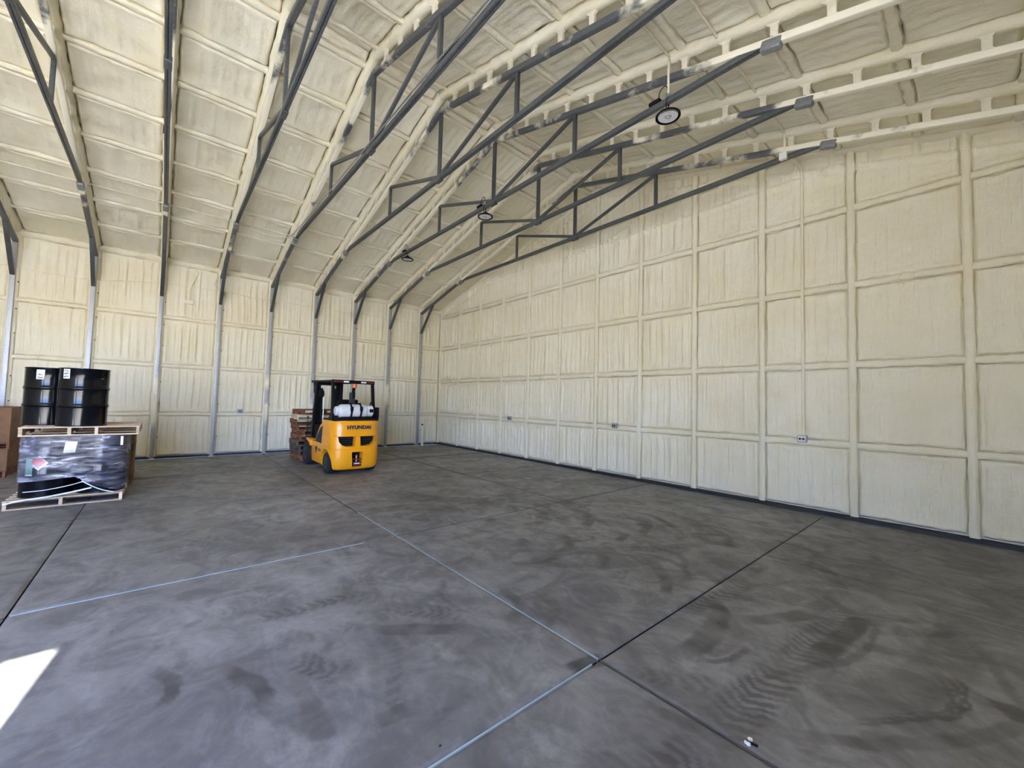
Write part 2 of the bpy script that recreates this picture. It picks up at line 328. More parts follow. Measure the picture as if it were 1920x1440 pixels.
def mark_field(X, Y):
    wx = X+.035*vnoise(X*3.1, Y*3.1, 21)+.012*vnoise(X*14, Y*14, 22); wy = Y+.035*vnoise(X*3.1, Y*3.1, 23)+.012*vnoise(X*14, Y*14, 24)
    F = np.zeros_like(X)
    for sgn, lst in ((1, MARKS), (-1, LIGHTS)):
        for mk in lst:
            pts, w, st = mk[0], mk[1], mk[2]; tread = mk[3] if len(mk) > 3 else 0
            P = np.array(pts)
            lo = P.min(0)-w*1.5; hi = P.max(0)+w*1.5
            sel = (wx > lo[0]) & (wx < hi[0]) & (wy > lo[1]) & (wy < hi[1])
            if not sel.any(): continue
            x = wx[sel]; y = wy[sel]; best = np.full(x.shape, 9.); along = np.zeros_like(x); side = np.zeros_like(x); acc = 0
            for a, b in zip(P[:-1], P[1:]):
                d = b-a; L = np.hypot(*d)+1e-9; t = np.clip(((x-a[0])*d[0]+(y-a[1])*d[1])/L**2, 0, 1)
                ex = x-a[0]-t*d[0]; ey = y-a[1]-t*d[1]; dd = np.hypot(ex, ey)
                up_ = dd < best; best = np.where(up_, dd, best); along = np.where(up_, acc+t*L, along)
                side = np.where(up_, (ex*d[1]-ey*d[0])/L, side); acc += L
            e = np.clip((w/2-best)/(w*.16 if sgn > 0 else w*.5), 0, 1)
            fade = np.clip(np.minimum(along, acc-along)/(acc*.18+1e-6)+.25, 0, 1)
            v = np.clip(e*fade*st*(1.25 if sgn > 0 else 1), 0, 1)
            if tread: v = v*(.25+.75*(np.sin((along+np.abs(side-.02)*.7+.012*vnoise(x*9, y*9, 35))*2*np.pi/.082)+.5*vnoise(x*22, y*22, 36) > -.1))
            v = v*(.75+.45*vnoise(x*7, y*7, 31))
            if sgn > 0: F[sel] = np.maximum(F[sel], 0)*(1-v)+v+np.minimum(F[sel], 0)
            else: F[sel] = F[sel]-v
    return F
floor = MB().box(-.25, LX+.2, -LY-.2, .25, -.20, -.03).build('floor', M_JDARK, smooth=False); tag(floor, kind='structure')
XJ = [0, 3.07, 6.16, 9.25, 12.35, LX]; YJ = [0, -2.86, -5.97, -9.08, -12.2, -LY]; J = .006
for i in range(5):
    for j in range(5):
        x0, x1 = XJ[i]+J, XJ[i+1]-J; y1, y0 = YJ[j]-J, YJ[j+1]+J
        st = .017 if (i >= 3 and j in (1, 2)) else (.022 if (i >= 2 and j <= 3) else .12)
        if i == 4 and j == 0: st = .022
        xs = np.linspace(x0, x1, int((x1-x0)/st)+1); ys = np.linspace(y0, y1, int((y1-y0)/st)+1)
        X, Y = np.meshgrid(xs, ys, indexing='ij'); Z = np.zeros_like(X)
        e = np.minimum(np.minimum(X-x0, x1-X), np.minimum(Y-y0, y1-Y)); Z -= np.where(e < 1e-6, .012, 0)
        me = grid_mesh('concrete_slab', np.stack([X, Y, Z], -1))
        at = me.attributes.new('mark', 'FLOAT', 'POINT'); at.data.foreach_set('value', mark_field(X, Y).reshape(-1).astype(np.float32))
        link('concrete_slab', me, M_FLOOR, floor)
def filler(x0, x1, y0, y1, mat):
    MB().box(x0, x1, y0, y1, -.03, -.0015).build('joint_filler', mat, floor, smooth=False)
filler(12.3455, 12.3545, -12.2, -6.05, M_JLITE); filler(7.9, 9.24, -5.972, -5.968, M_JLITE)
filler(9.26, 12.34, -5.9725, -5.9675, M_JLITE); filler(9.247, 9.253, -9.06, -6.4, M_JLITE)

for i in range(1, 5):
    for j in range(5):
        if i == 4 and j < 2 or (i in (3, 4) and j >= 2) : continue
        filler(XJ[i]-.0045, XJ[i]+.0045, YJ[j+1]+.01, YJ[j]-.01, M_JMID)
for j in range(1, 5):
    for i in range(5):
        if j == 3 and i < 4 or (j == 2 and i in (2, 3)) or (j == 1 and i in (3, 4)): continue
        filler(XJ[i]+.01, XJ[i+1]-.01, YJ[j]-.0045, YJ[j]+.0045, M_JMID)

# ---------------------------------------------------------------- foam helpers
def edges_coords(L, st):
    e = [0, .008, .02, .038, .06]
    if L < .2: return np.linspace(0, L, 6)
    mid = np.linspace(.06, L-.06, max(3, int((L-.12)/st)+1))[1:-1]
    return np.array(e+list(mid)+[L-q for q in e[::-1]])
def foam_panel(O, U, V, N, L, v0, v1fn, seed, ribs=(.006, .0), st=.042, lump=.006, parent=None, mat=None, extra=None, ribdir='v', dish=.012, rk=.55):
    """one sprayed field between its framing: O origin, U/V/N unit vectors; u 0..L, v v0..v1fn(u)."""
    O, U, V, N = (np.array(q, float) for q in (O, U, V, N))
    su, sv = st if isinstance(st, tuple) else (st, st)
    us = edges_coords(L, su); top = v1fn(us); H = float(np.max(top)-v0)
    ts = edges_coords(H, sv)/H
    uu, tt = np.meshgrid(us, ts, indexing='ij'); tp = np.maximum(top[:, None], v0+.002); vv = v0+tt*(tp-v0)
    d = np.minimum(np.minimum(uu, L-uu), np.minimum(vv-v0, tp-vv))
    d2 = d+.010*vnoise(uu*9, vv*9, seed)
    h = -.055*np.exp(-(np.maximum(d2, 0)/.016)**2)+.014*np.exp(-((d2-.05)/.025)**2)
    c = np.clip(d2/.35, 0, 1); h += -dish*np.sin(c*math.pi/2)
    k = uu if ribdir == 'v' else vv; k2 = vv if ribdir == 'v' else uu
    kk = k+.02*vnoise(k2*1.5, k*0+seed, seed+3)
    fade = np.clip((d-.05)/.1, 0, 1)*(rk+(1-rk)*vnoise(uu*1.7, vv*1.1, seed+4))
    rb = np.maximum(0, np.sin(kk*2*np.pi/.152+seed))**3
    h += fade*(ribs[0]*rb*1.3+ribs[0]*vnoise(kk*9, k2*.5, seed+1)+ribs[1]*vnoise(kk*22, k2*.8, seed+2))
    h += lump*vnoise(uu*4.2, vv*4.2, seed+5)+lump*.5*vnoise(uu*13, vv*13, seed+6)
    P = O+uu[..., None]*U+vv[..., None]*V
    if extra is not None: h = h+extra(P)
    P = P+h[..., None]*N
    me = grid_mesh('foam_panel', P)
    if np.dot(np.cross(U, V), N) < 0: me.flip_normals()
    return link('foam_panel', me, mat, parent, ang=75)
def foam_bead(name, a, b, N, w, h, seed, mat, parent, wob=.25, base=-.05, topw=.55, st=.055):
    a, b, N = (np.array(q, float) for q in (a, b, N)); D = b-a; L = np.linalg.norm(D); D /= L; T = np.cross(N, D)
    n = max(3, int(L/st)+1); s = np.linspace(0, L, n)
    prof = np.array([(-.5, base/h), (-.5, 0), (-.46, .55), (-topw*.5, .95), (0, 1.04), (topw*.5, .95), (.46, .55), (.5, 0), (.5, base/h)])
    P = np.zeros((n, len(prof), 3))
    for j, (pw, ph) in enumerate(prof):
        ww = pw*w*(1+wob*vnoise(s*7, s*0+j*.9, seed)+wob*.5*vnoise(s*19, s*0+j, seed+1))
        hh = ph*h*(1+wob*.6*vnoise(s*8, s*0+j*1.3, seed+2)) if ph > 0 else ph*h+s*0
        P[:, j] = a+s[:, None]*D+ww[:, None]*T+hh[:, None]*N
    me = grid_mesh(name, P)
    return link(name, me, mat, parent, ang=70)
def shell(name, mb, kind='structure'): return tag(mb.build(name, M_FB, smooth=False), kind=kind)

# far gable wall
wall_back = shell('wall_back', MB().prism([(-.3, 0), (LX+.3, 0), (LX+.3, 5.25), (LX/2, 7.4), (-.3, 5.25)], .07, .25))
STUD = [.03, 1.40, 2.65, 3.91, 5.16, 6.42, 7.68, 8.93, 10.19, 11.44, 12.72, 13.96, LX-.03]
GIRT = [.075, 1.16, 2.44, 3.72, 4.98, 6.22]
def seg_d(P, a, b):
    x = P[..., 0]; z = P[..., 2]; dx, dz = b[0]-a[0], b[1]-a[1]; t = np.clip(((x-a[0])*dx+(z-a[1])*dz)/(dx*dx+dz*dz), 0, 1)
    return np.hypot(x-a[0]-t*dx, z-a[1]-t*dz)
ES = [((.1, 5.0), (7.69, 6.97), .045), ((LX-.1, 5.0), (7.69, 6.97), .045), ((2.8, 5.73), (12.6, 5.73), .035), ((7.69, 5.7), (9.8, 6.36), .03),
      ((7.69, 5.7), (5.56, 6.36), .03), ((5.56, 5.7), (5.56, 6.4), .03), ((9.82, 5.7), (9.82, 6.4), .03)]
for _k in range(30):
    _x = .48+.5*_k
    if abs(_x-LX/2) > .2: ES.append(((_x, float(zr(_x))), (_x, float(zr(_x))+.28), .035))
def embed(P):
    h = 0
    for a, b, w in ES:
        if max(a[1], b[1]) < P[..., 2].min()-.2: continue
        d = seg_d(P, a, b); h = h+np.where(h > .02, 0, 1)*(.035*np.exp(-(d/w)**4)-.014*np.exp(-((d-w*1.5)/.012)**2))
    return h
sd_ = 100
for i in range(len(STUD)-1):
    x0, x1 = STUD[i]+.05, STUD[i+1]-.05
    for j in range(len(GIRT)):
        z0 = GIRT[j]+(.05 if j else .0); zt = GIRT[j+1]-.05 if j+1 < len(GIRT) else 99
        fn = lambda u, x0=x0, zt=zt: np.minimum(zroof(x0+u), zt)
        if float(np.max(fn(np.array([0, (x1-x0)/2, x1-x0])))) < z0+.12: continue
        sd_ += 7
        strong = .034 if x0 < 9.5 else (.018 if x0 < 12 else .009)
        foam_panel((x0, 0, 0), (1, 0, 0), (0, 0, 1), (0, -1, 0), x1-x0, z0, fn, sd_, (strong, strong*.45), (.020, .07) if j < 4 and x0 < 12 else (.024, .04),
                   .004 if j < 4 else .009, wall_back, M_FW, embed if j >= 3 else None, rk=.8)
for i, x in enumerate(STUD):
    foam_bead('foamed_stud', (x, 0, .06), (x, 0, float(zroof(x))), (0, -1, 0), .105, .035, 900+i*3, M_FW, wall_back, .16)
for j, z in enumerate(GIRT[1:]):
    for i in range(len(STUD)-1):
        x0, x1 = STUD[i]+.04, STUD[i+1]-.04
        if z > float(zroof((x0+x1)/2))-.1: continue
        foam_bead('foamed_girt', (x0, 0, z), (x1, 0, z), (0, -1, 0), .105, .03, 1000+j*40+i*3, M_FW, wall_back, .2)
tag(MB().box(0, LX, -.045, .07, 0, .055).build('baseboard_back', M_DARK, smooth=False), kind='structure')

# left side wall
wall_left = shell('wall_left', MB().box(-.25, -.07, -LY-.25, .25, 0, 5.5))
YB = [0]+FY+[-LY]
LG = [.06, 1.16, 2.44, 3.72, 5.20]
for i in range(len(YB)-1):
    ya, yb = YB[i]-(.03 if i == 0 else .07), YB[i+1]+.07
    if yb > ya-.1: continue
    far = i > 9
    for j in range(4):
        sd_ += 7
        foam_panel((0, ya, 0), (0, -1, 0), (0, 0, 1), (1, 0, 0), ya-yb, LG[j]+(.035 if j else 0), lambda u, z=LG[j+1]-.035: u*0+z, sd_,
                   (.032, .015), (.020, .07) if not far else .15, .006, wall_left, M_FL)
        if j:
            foam_bead('foamed_girt', (0, ya+.03, LG[j]), (0, yb-.03, LG[j]), (1, 0, 0), .09, .03, sd_+1, M_FL, wall_left, .2)
for i, y in enumerate(FY):
    foam_bead('foamed_stud', (0, y, .05), (0, y, 5.2), (1, 0, 0), .17, .045, 1500+i, M_FL, wall_left, .15)
foam_bead('eave_foam', (0, 0, 5.215), (0, -LY, 5.215), (.75, 0, -.66), .16, .055, 1600, M_FL, wall_left, .3)
tag(MB().box(-.07, .035, -LY, 0, 0, .045).build('baseboard_left', M_DARK, smooth=False), kind='structure')

# right side wall with its open door, and the front wall behind the camera with its added light opening
y0, y1, zh = DOOR_R
wall_right = shell('wall_right', MB().box(LX, LX+.2, y1, .25, 0, 5.5).box(LX, LX+.2, -LY-.25, y0, 0, 5.5).box(LX, LX+.2, y0, y1, zh, 5.5))
x0, x1, zh = FILL_OPENING
wall_front = shell('wall_front', MB().prism([(-.3, 0), (x0, 0), (x0, zh), (x1, zh), (x1, 0), (LX+.3, 0), (LX+.3, 5.25), (LX/2, 7.4), (-.3, 5.25)], -LY-.2, -LY))
tr_ = MB()
y0, y1, zh = DOOR_R
tr_.box(LX-.03, LX+.21, y1, y1+.08, 0, zh+.08).box(LX-.03, LX+.21, y0-.08, y0, 0, zh+.08).box(LX-.03, LX+.21, y0, y1, zh, zh+.08)
tag(tr_.build('trim_1', M_TRUSS, smooth=False), kind='structure')
x0, x1, zh = FILL_OPENING
tag(MB().box(x0-.08, x0, -LY-.21, -LY+.03, 0, zh+.08).box(x1, x1+.08, -LY-.21, -LY+.03, 0, zh+.08).box(x0, x1, -LY-.21, -LY+.03, zh, zh+.08).build('trim_2', M_TRUSS, smooth=False), kind='structure')  # frame round the opening added for light

# roof
ceiling = shell('ceiling', MB().prism([(-.35, 5.30), (LX/2, 7.42), (LX+.35, 5.30), (LX+.35, 5.5), (LX/2, 7.62), (-.35, 5.5)], -LY-.25, .25))
PUR = [.0, .935, 1.87, 2.805, 3.74, 4.675, 5.61, 6.545, 7.45]
ca = math.atan(.26); cs, sn = math.cos(ca), math.sin(ca)
for side in (0, 1):
    def W(x): return x if side == 0 else LX-x
    sx = 1 if side == 0 else -1
    U = (sx*cs, 0, sn); N = (sx*sn, 0, -cs)
    xs_ = PUR+[LX/2]
    for i in range(len(xs_)-1):
        xa = xs_[i]+(.05 if i else 0); xb = xs_[i+1]-(.05 if i < len(xs_)-2 else 0)
        for k in range(len(YB)-1):
            ya, yb = YB[k]-(.02 if k == 0 else .085), YB[k+1]+.085
            if yb > ya-.1: continue
            far = k > 9; sd_ += 7
            foam_panel((W(xa), ya, float(5.28+.26*xa)), U, (0, -1, 0), N, (xb-xa)/cs, 0, lambda u, v=ya-yb: u*0+v, sd_, (.014, .010),
                       (.06, .028) if not far else .15, .015, ceiling, M_FR, None, 'h', .02)
    for i, x in enumerate(PUR[1:]):
        for k in range(len(YB)-1):
            if k > 9: continue
            sd_ += 3
            z = float(5.28+.26*x)
            foam_bead('foamed_purlin', (W(x), YB[k], z), (W(x), YB[k+1], z), N, .10, .026, sd_, M_FR, ceiling, .30, topw=.35, st=.04)
    for k, y in enumerate(FY):
        foam_bead('rafter_foam', (W(0), y, 5.28), (LX/2, y, 5.28+.26*LX/2), N, .15, .082, 2000+k*5+side, M_FR, ceiling, .22, topw=.5, st=.05)
foam_bead('gable_foam', (0, -.0, 5.26), (LX/2, -.0, 7.26), (sn*.7, -.72, -cs*.7), .14, .05, 2201, M_FR, ceiling, .35)
foam_bead('gable_foam', (LX, -.0, 5.26), (LX/2, -.0, 7.26), (-sn*.7, -.72, -cs*.7), .14, .05, 2202, M_FR, ceiling, .35)

ground = tag(MB().box(-30, LX+45, -60, 30, -.35, -.21).build('ground', M_GROUND, smooth=False), kind='structure')
apron = tag(MB().box(LX+.2, LX+40, -LY-30, 8, -.20, -.02).build('yard_apron', M_GROUND, smooth=False), kind='structure')
apron2 = tag(MB().box(-20, LX+.2, -LY-30, -LY-.2, -.20, -.02).build('yard_apron', M_GROUND, smooth=False), kind='structure')

# ---------------------------------------------------------------- steel truss frames
ORD = ['nearest', 'second', 'third', 'fourth', 'fifth', 'sixth', 'seventh', 'eighth', 'ninth', 'tenth']
def make_frame():
    t = thing('steel_truss_frame', (0, FY[0], 0))
    for sgn in (0, 1):
        w = (lambda x: x) if sgn == 0 else (lambda x: LX-x)
        def bx(mb, xa, xb, *r): return mb.box(min(w(xa), w(xb)), max(w(xa), w(xb)), *r)
        mb = bx(MB(), .035, .12, -.042, .042, .0, 4.97); c = mb.build('column', M_COLS, t, .008)
        mb = MB()
        for z in (.55, 1.45, 2.0, 2.95, 3.5, 4.1): mb.tube([(w(.04), .085, z), (w(.085), .085, z)], .011, 6)
        tag(mb.build('screw', M_BLACK, c), kind='stuff')
        bx(MB(), .02, .18, -.07, .07, .0, .012).build('base_plate', M_COLM, t, .003)
        MB().bar((w(.10), 0, 4.25), (w(.93), 0, float(zr(.93))-.03), .075, .07).build('knee_brace', M_TRUSS, t, .008)
        MB().bar((w(.05), 0, float(zr(.05))), (7.69, 0, float(zr(7.69))), .082, .082).build('rafter', M_RAFT, t, .016, 3)
        MB().bar((w(5.565), 0, 5.70), (w(5.565), 0, float(zr(5.565))), .05, .062, ).build('web_post', M_TRUSS, t, .006)
        MB().bar((w(5.60), 0, float(zr(5.6))-.06), (w(7.66), 0, 5.76), .045, .06).build('web_diagonal', M_TRUSS, t, .006)
        MB().bar((w(2.66), 0, float(zr(2.66))-.035), (w(2.86), 0, float(zr(2.86))-.035), .10, .115).build('splice_sleeve', M_SLEEVE, t, .025, 3)
        k = 0
        x = .23+.5*0
        while x < 7.5:
            z0, z1 = float(zr(x))+.03, float(zr(x))+.245
            poly = [(w(x-.055), z0), (w(x-.036), z0+.03), (w(x-.038), z1-.075), (w(x-.10), z1-.025), (w(x-.10), z1+.01), (w(x+.10), z1+.03), (w(x+.10), z1-.01), (w(x+.042), z1-.065), (w(x+.040), z0+.03), (w(x+.06), z0)]
            MB().prism(poly, -.022, .022).build('bracket', M_BRKT, t, .004, 1); k += 1
            x += .5
    mb = MB().box(2.74, LX-2.74, -.034, -.004, 5.685, 5.755).box(2.74, LX-2.74, .004, .034, 5.685, 5.755).box(2.74, LX-2.74, -.01, .01, 5.70, 5.75)
    mb.build('tie_beam', M_TRUSS, t, .005)
    mb = MB().bar((7.665, 0, 5.70), (7.665, 0, 6.99), .045, .03).bar((7.715, 0, 5.70), (7.715, 0, 6.99), .045, .03).bar((7.69, .012, 5.70), (7.69, .012, 6.97), .015, .06)
    kp = mb.build('king_post', M_TRUSS, t, .004)
    mb = MB()
    for z in (5.95, 6.2, 6.45, 6.7): mb.tube([(7.69, -.012, z), (7.69, .03, z)], .009, 6)
    tag(mb.build('bolt', M_COLM, kp), kind='stuff')
    MB().box(7.60, 7.78, -.04, .04, 5.66, 5.74).build('gusset_plate', M_TRUSS, t, .005)
    return t
fr0 = make_frame()
FL = ['grey steel roof truss frame nearest the far gable wall', 'grey steel roof truss frame second out from the far gable wall',
      'third steel truss frame from the gable wall, with three round lamps hanging from its tie', 'fourth steel truss frame from the gable wall, just behind the lamp-free span',
      'fifth steel truss frame from the gable wall, with loose cables along its tie', 'sixth steel truss frame from the gable wall, its column left of the pallet stack',
      'seventh steel truss frame, seen nearly edge-on as a straight dark line', 'eighth steel truss frame, its column rising behind the black drums',
      'ninth steel truss frame, its column at the left edge of the photo', 'steel truss frame nearest the camera, over the drums, mostly out of view']
FL[3] = 'fourth steel truss frame from the gable wall, one nearer than the lamp truss'
for k in range(10):
    o = fr0 if k == 0 else copy_tree(fr0)
    o.location.y = FY[k]; tag(o, FL[k], 'truss', 'steel truss frames across the hall')

# ---------------------------------------------------------------- conduits, cables, boxes, lamps
def bez(pts, n=10):      # Catmull-Rom through points
    P = [Vector(p) for p in pts]; P = [P[0]]+P+[P[-1]]; out = []
    for i in range(1, len(P)-2):
        for t in range(n):
            t /= n; a, b, c, d = P[i-1:i+3]
            out.append(.5*((2*b)+(c-a)*t+(2*a-5*b+4*c-d)*t*t+(3*b-a-3*c+d)*t**3))
    out.append(P[-2]); return out
tag(MB().tube([(2.45, -5.93, 5.86), (2.45, -9, 5.855), (2.45, -LY, 5.86)], .011, 8).build('conduit', M_BRKT), 'thin cream conduit running across the left roof slope', 'conduit')
zc = float(zroof(12.07))-.035
tag(MB().tube(bez([(12.07, -LY, zc), (12.07, -8, zc), (12.07, -2, zc), (12.07, -1.12, zc), (12.07, -.97, zc-.06), (12.065, -.95, 5.80)], 6), .017, 8).build('conduit', M_FB),
    'foam-covered conduit along the right roof slope, dropping to the white box', 'conduit')
bx_ = thing('junction_box', (12.06, -.985, 5.72), 'small white square junction box at the truss nearest the gable wall', 'electrical box')
MB().box(-.05, .05, -.03, .03, -.055, .055).build('box_body', M_BRKT, bx_, .006); MB().box(-.053, .053, -.038, -.03, -.058, .058).build('cover_plate', M_PVC, bx_, .003)
tag(MB().tube(bez([(12.06, -.955, 5.74), (12.07, -.5, 5.86), (12.075, -.12, 5.88), (12.075, -.062, 5.75), (12.075, -.058, 5.2), (12.075, -.055, 3), (12.075, -.055, 1.28)], 8), .024, 8).build('conduit', M_FW),
    'foam-covered conduit running down the far gable wall to the white outlet', 'conduit')
zc = float(zroof(11.47))-.035
tag(MB().tube(bez([(11.47, -LY, zc), (11.47, -7, zc), (11.47, -3.75, zc), (11.46, -3.50, zc-.06), (11.45, -3.47, zc-.2), (11.45, -3.465, 5.78)], 6), .015, 8).build('conduit', M_BRKT),
    'cream conduit on the roof dropping to the largest round lamp', 'conduit')
tag(MB().tube(bez([(12.2, FY[4]+.05, 5.775), (10.9, FY[4]+.06, 5.83), (9.85, FY[4]+.065, 5.93), (8.8, FY[4]+.06, 5.79), (7.6, FY[4]+.06, 5.79), (6.1, FY[4]+.06, 5.85), (5.5, FY[4]+.055, 5.84), (4.4, FY[4]+.06, 5.82), (3.2, FY[4]+.06, 5.78), (2.45, FY[4]+.07, 5.85)], 8), .011, 7).build('cable', M_BLACK),
    'black cable lying along the tie of the fifth truss from the gable wall', 'cable')
tag(MB().tube(bez([(2.45, FY[4]-.07, 5.85), (2.9, FY[4]-.07, 5.79), (4.6, FY[4]-.06, 5.765), (6.5, FY[4]-.055, 5.775), (9, FY[4]-.055, 5.765), (11.4, FY[4]-.055, 5.77)], 8), .011, 7).build('cable', M_STEEL),
    'grey cable on the near side of the fifth truss tie', 'cable')
tag(MB().tube(bez([(2.45, -7.15, 5.83), (2.42, -6.5, 5.74), (2.45, -6.0, 5.80)], 8), .010, 7).build('cable', M_BRKT), 'pale cable sagging below the left roof slope', 'cable')
tag(MB().tube(bez([(.03, -.95, 4.60), (.035, -3.4, 4.62), (.035, -5.9, 4.59), (.035, -7.2, 4.63), (.035, -8.4, 4.60), (.035, -9.9, 4.40), (.035, -11.2, 4.45), (.03, -13, 4.5)], 10), .011, 7).build('cable', M_FL),
    'foamed-over cable crossing the left wall high up', 'cable')
tag(MB().tube(bez([(.03, -7.22, 5.1), (.06, -7.28, 4.95), (.07, -7.32, 4.78), (.05, -7.24, 4.62)], 8), .010, 7).build('cable', M_BRKT), 'short cable loop beside a left wall column under the eave', 'cable')
lb = thing('foamed_junction_box', (.0, -7.85, 4.20), 'junction box covered in cream foam high on the left wall', 'electrical box')
MB().box(0, .07, -.10, .10, -.06, .06).build('box_body', M_FL, lb, .02, 3)
MB().tube(bez([(.04, .02, .05), (.045, 0, .3), (.045, .07, .6), (.04, .15, .80), (.03, .13, .88)], 8), .015, 8).build('conduit', M_FL, lb)
def outlet(loc, rz, label, bright):
    t = thing('outlet', loc, label, 'outlet', None, rz)          # faces -y locally
    MB().box(-.065, .065, -.045, .02, -.06, .06).build('outlet_box', M_OUT, t, .008)
    MB().box(-.052, .052, -.052, -.045, -.048, .048).build('cover_plate', M_PVC if bright else M_OUT, t, .003)
    for s in (-1, 1):
        MB().lathe([(.001, -.058), (.019, -.058), (.019, -.050), (.001, -.050)], 12, (s*.024, 0, 0), 'Y').build('socket', M_GREYP, t)
    return t
outlet((12.06, -.045, 1.215), 0, 'white duplex outlet on the gable wall at the foot of the foamed conduit', True)
outlet((8.31, -.045, 1.21), 0, 'grey outlet box midway along the far gable wall', False)
outlet((4.43, -.045, 1.21), 0, 'grey outlet box on the gable wall, the one closest to the corner', False)
outlet((.045, -6.57, 1.245), math.radians(90), 'grey outlet box on the left wall between two columns', False)

def make_lamp():
    t = thing('high_bay_lamp', (0, FY[2], 5.685))
    H = -.185
    MB().lathe([(.150, H), (.156, H+.004), (.156, H+.022), (.150, H+.028), (.128, H+.028), (.124, H+.02), (.124, H+.004), (.128, H)], 40, cap=False).build('rim', M_BLACK, t)
    MB().lathe([(.002, H+.028), (.13, H+.028), (.135, H+.034), (.09, H+.06), (.055, H+.085), (.035, H+.10), (.002, H+.10)], 32).build('housing', M_BLACK, t)
    MB().lathe([(.002, H+.010), (.127, H+.010), (.127, H+.02), (.002, H+.02)], 36).build('lens', M_LENS, t)
    MB().lathe([(.018, H+.006), (.040, H+.004), (.044, H+.010), (.018, H+.012)], 24, cap=False).build('lens_ring', M_STEEL, t)
    MB().tube([(-.03, 0, H+.09), (0, 0, H+.135), (.03, 0, H+.09)], .007, 8).build('hanging_eye', M_BLACK, t)
    MB().tube([(0, .0, H+.13), (.012, 0, H+.15), (.0, .0, H+.175), (-.01, .04, -.002+.01), (-.03, .045, .05), (.02, .02, .085)], .008, 8).build('hook', M_BLACK, t)
    MB().box(-.26, -.10, -.045, .03, .075, .125).build('driver_box', M_BLACK, t, .01)
    MB().tube(bez([(-.12, -.03, .12), (-.09, -.04, .20), (-.02, -.03, .24), (.02, -.02, .12), (.0, -.05, .0), (.0, -.03, H+.08)], 8), .006, 7).build('power_cord', M_BLACK, t)
    MB().box(-.02, .03, -.04, .04, .07, .135).build('clamp', M_STEEL, t, .006)
    return t
q = NM('lamp_lens'); v = q.n('ShaderNodeTexVoronoi'); v.inputs['Scale'].default_value = 60; q.l(q.pos, v.inputs['Vector'])
M_LENS = q.set(q.mix(q.ramp(v.outputs['Distance'], [(.1, 0), (.5, 1)]), (.60, .59, .62), (.76, .75, .79)), .2, 0, None, Specular_IOR_Level=.6)
lp = make_lamp()
for i, (x, l) in enumerate([(11.42, 'round black high-bay lamp with pale lens, largest of the three, at the upper right'), (7.43, 'round black high-bay lamp hanging by the king post, the middle lamp'),
                            (3.92, 'round black high-bay lamp farthest left near the roof slope, smallest of the three')]):
    o = lp if i == 0 else copy_tree(lp)
    o.location = (x, FY[2], 5.685); tag(o, l, 'lamp', 'high-bay lamps under the trusses')
t = thing('standpipe', (.40, -.87, 0), 'white plastic standpipe with black cap by the far left corner', 'pipe')
MB().lathe([(.05, 0), (.05, .76), (.046, .765), (.03, .765)], 20).build('pipe', M_PVC, t); MB().lathe([(.02, .765), (.034, .765), (.034, .80), (.025, .81)], 16, (-.012, -.01, 0)).build('cap', M_BLACK, t)

# ---------------------------------------------------------------- pallets
def make_pallet(sx, sy, mat, stringers, n_top=7, n_bot=3, seed=0, hgt=.135):
    """stringers run along x at the given y positions; deck boards run along y."""
    t = thing('wooden_pallet'); r = random.Random(seed)
    for y in stringers:
        a_, b_ = .018, hgt-.018; MB().prism([(0, a_), (sx*.16, a_), (sx*.18, a_+.035), (sx*.36, a_+.035), (sx*.38, a_), (sx*.62, a_), (sx*.64, a_+.035), (sx*.82, a_+.035), (sx*.84, a_), (sx, a_), (sx, b_), (0, b_)], y-.019, y+.019).build('stringer', mat, t)
    bw = .095
    for i in range(n_top):
        x = (sx-bw)*i/(n_top-1)+r.uniform(-.008, .008)*(0 < i < n_top-1)
        MB().box(x, x+bw, -.004, sy+.004, hgt-.018, hgt).build('deck_board', mat, t, .002, 1)
    for i in range(n_bot):
        x = (sx-bw)*i/(n_bot-1)
        MB().box(x, x+bw, 0, sy, 0, .018).build('bottom_board', mat, t, .002, 1)
    return t
PX = 3.93
p = make_pallet(1.2, 1.21, M_WOOD, [.02, .55, 1.19], 7, 3, 1); p.location = (PX, -9.89, 0)
tag(p, 'pale wooden pallet on the floor under the film-wrapped drums', 'pallet')
p = make_pallet(1.2, 1.27, M_WOOD, [.02, .495, .78, 1.25], 7, 3, 2); p.location = (PX, -9.80, 1.03)
tag(p, 'pale wooden pallet on top of the wrapped drums, under the two black drums', 'pallet')

# ---------------------------------------------------------------- drums
def make_drum():
    t = thing('steel_drum'); R = .279; H = .885
    pr = [(R-.012, 0), (R+.004, .002), (R+.006, .012), (R, .02), (R, .02)]
    for zc_ in (.31, .575):
        pr += [(R, zc_-.035), (R+.003, zc_-.022), (R+.010, zc_-.008), (R+.012, zc_), (R+.010, zc_+.008), (R+.003, zc_+.022), (R, zc_+.035)]
    pr += [(R, H-.02), (R+.006, H-.013), (R+.006, H-.002), (R+.001, H), (R-.006, H-.002), (R-.008, H-.016)]
    MB().lathe(pr, 64, cap=True).build('body', M_DRUM, t, ang=50)
    MB().lathe([(.001, H-.022), (R-.007, H-.022), (R-.007, H-.013), (.001, H-.013)], 48).build('lid', M_DRUM, t)
    MB().lathe([(.001, H-.014), (.035, H-.014), (.035, H-.002), (.001, H-.002)], 20, (.17, 0, 0)).build('bung', M_STEEL, t)
    return t
def curved_label(name, R, a0, a1, z0, z1, mat, parent, off=.0015, n=8):
    P = np.zeros((n+1, 2, 3))
    for i in range(n+1):
        a = a0+(a1-a0)*i/n
        for j, z in enumerate((z0, z1)): P[i, j] = ((R+off)*math.cos(a), (R+off)*math.sin(a), z)
    me = grid_mesh(name, P); o = link(name, me, mat, parent)
    sm = o.modifiers.new('thickness', 'SOLIDIFY'); sm.thickness = .0008
    return o
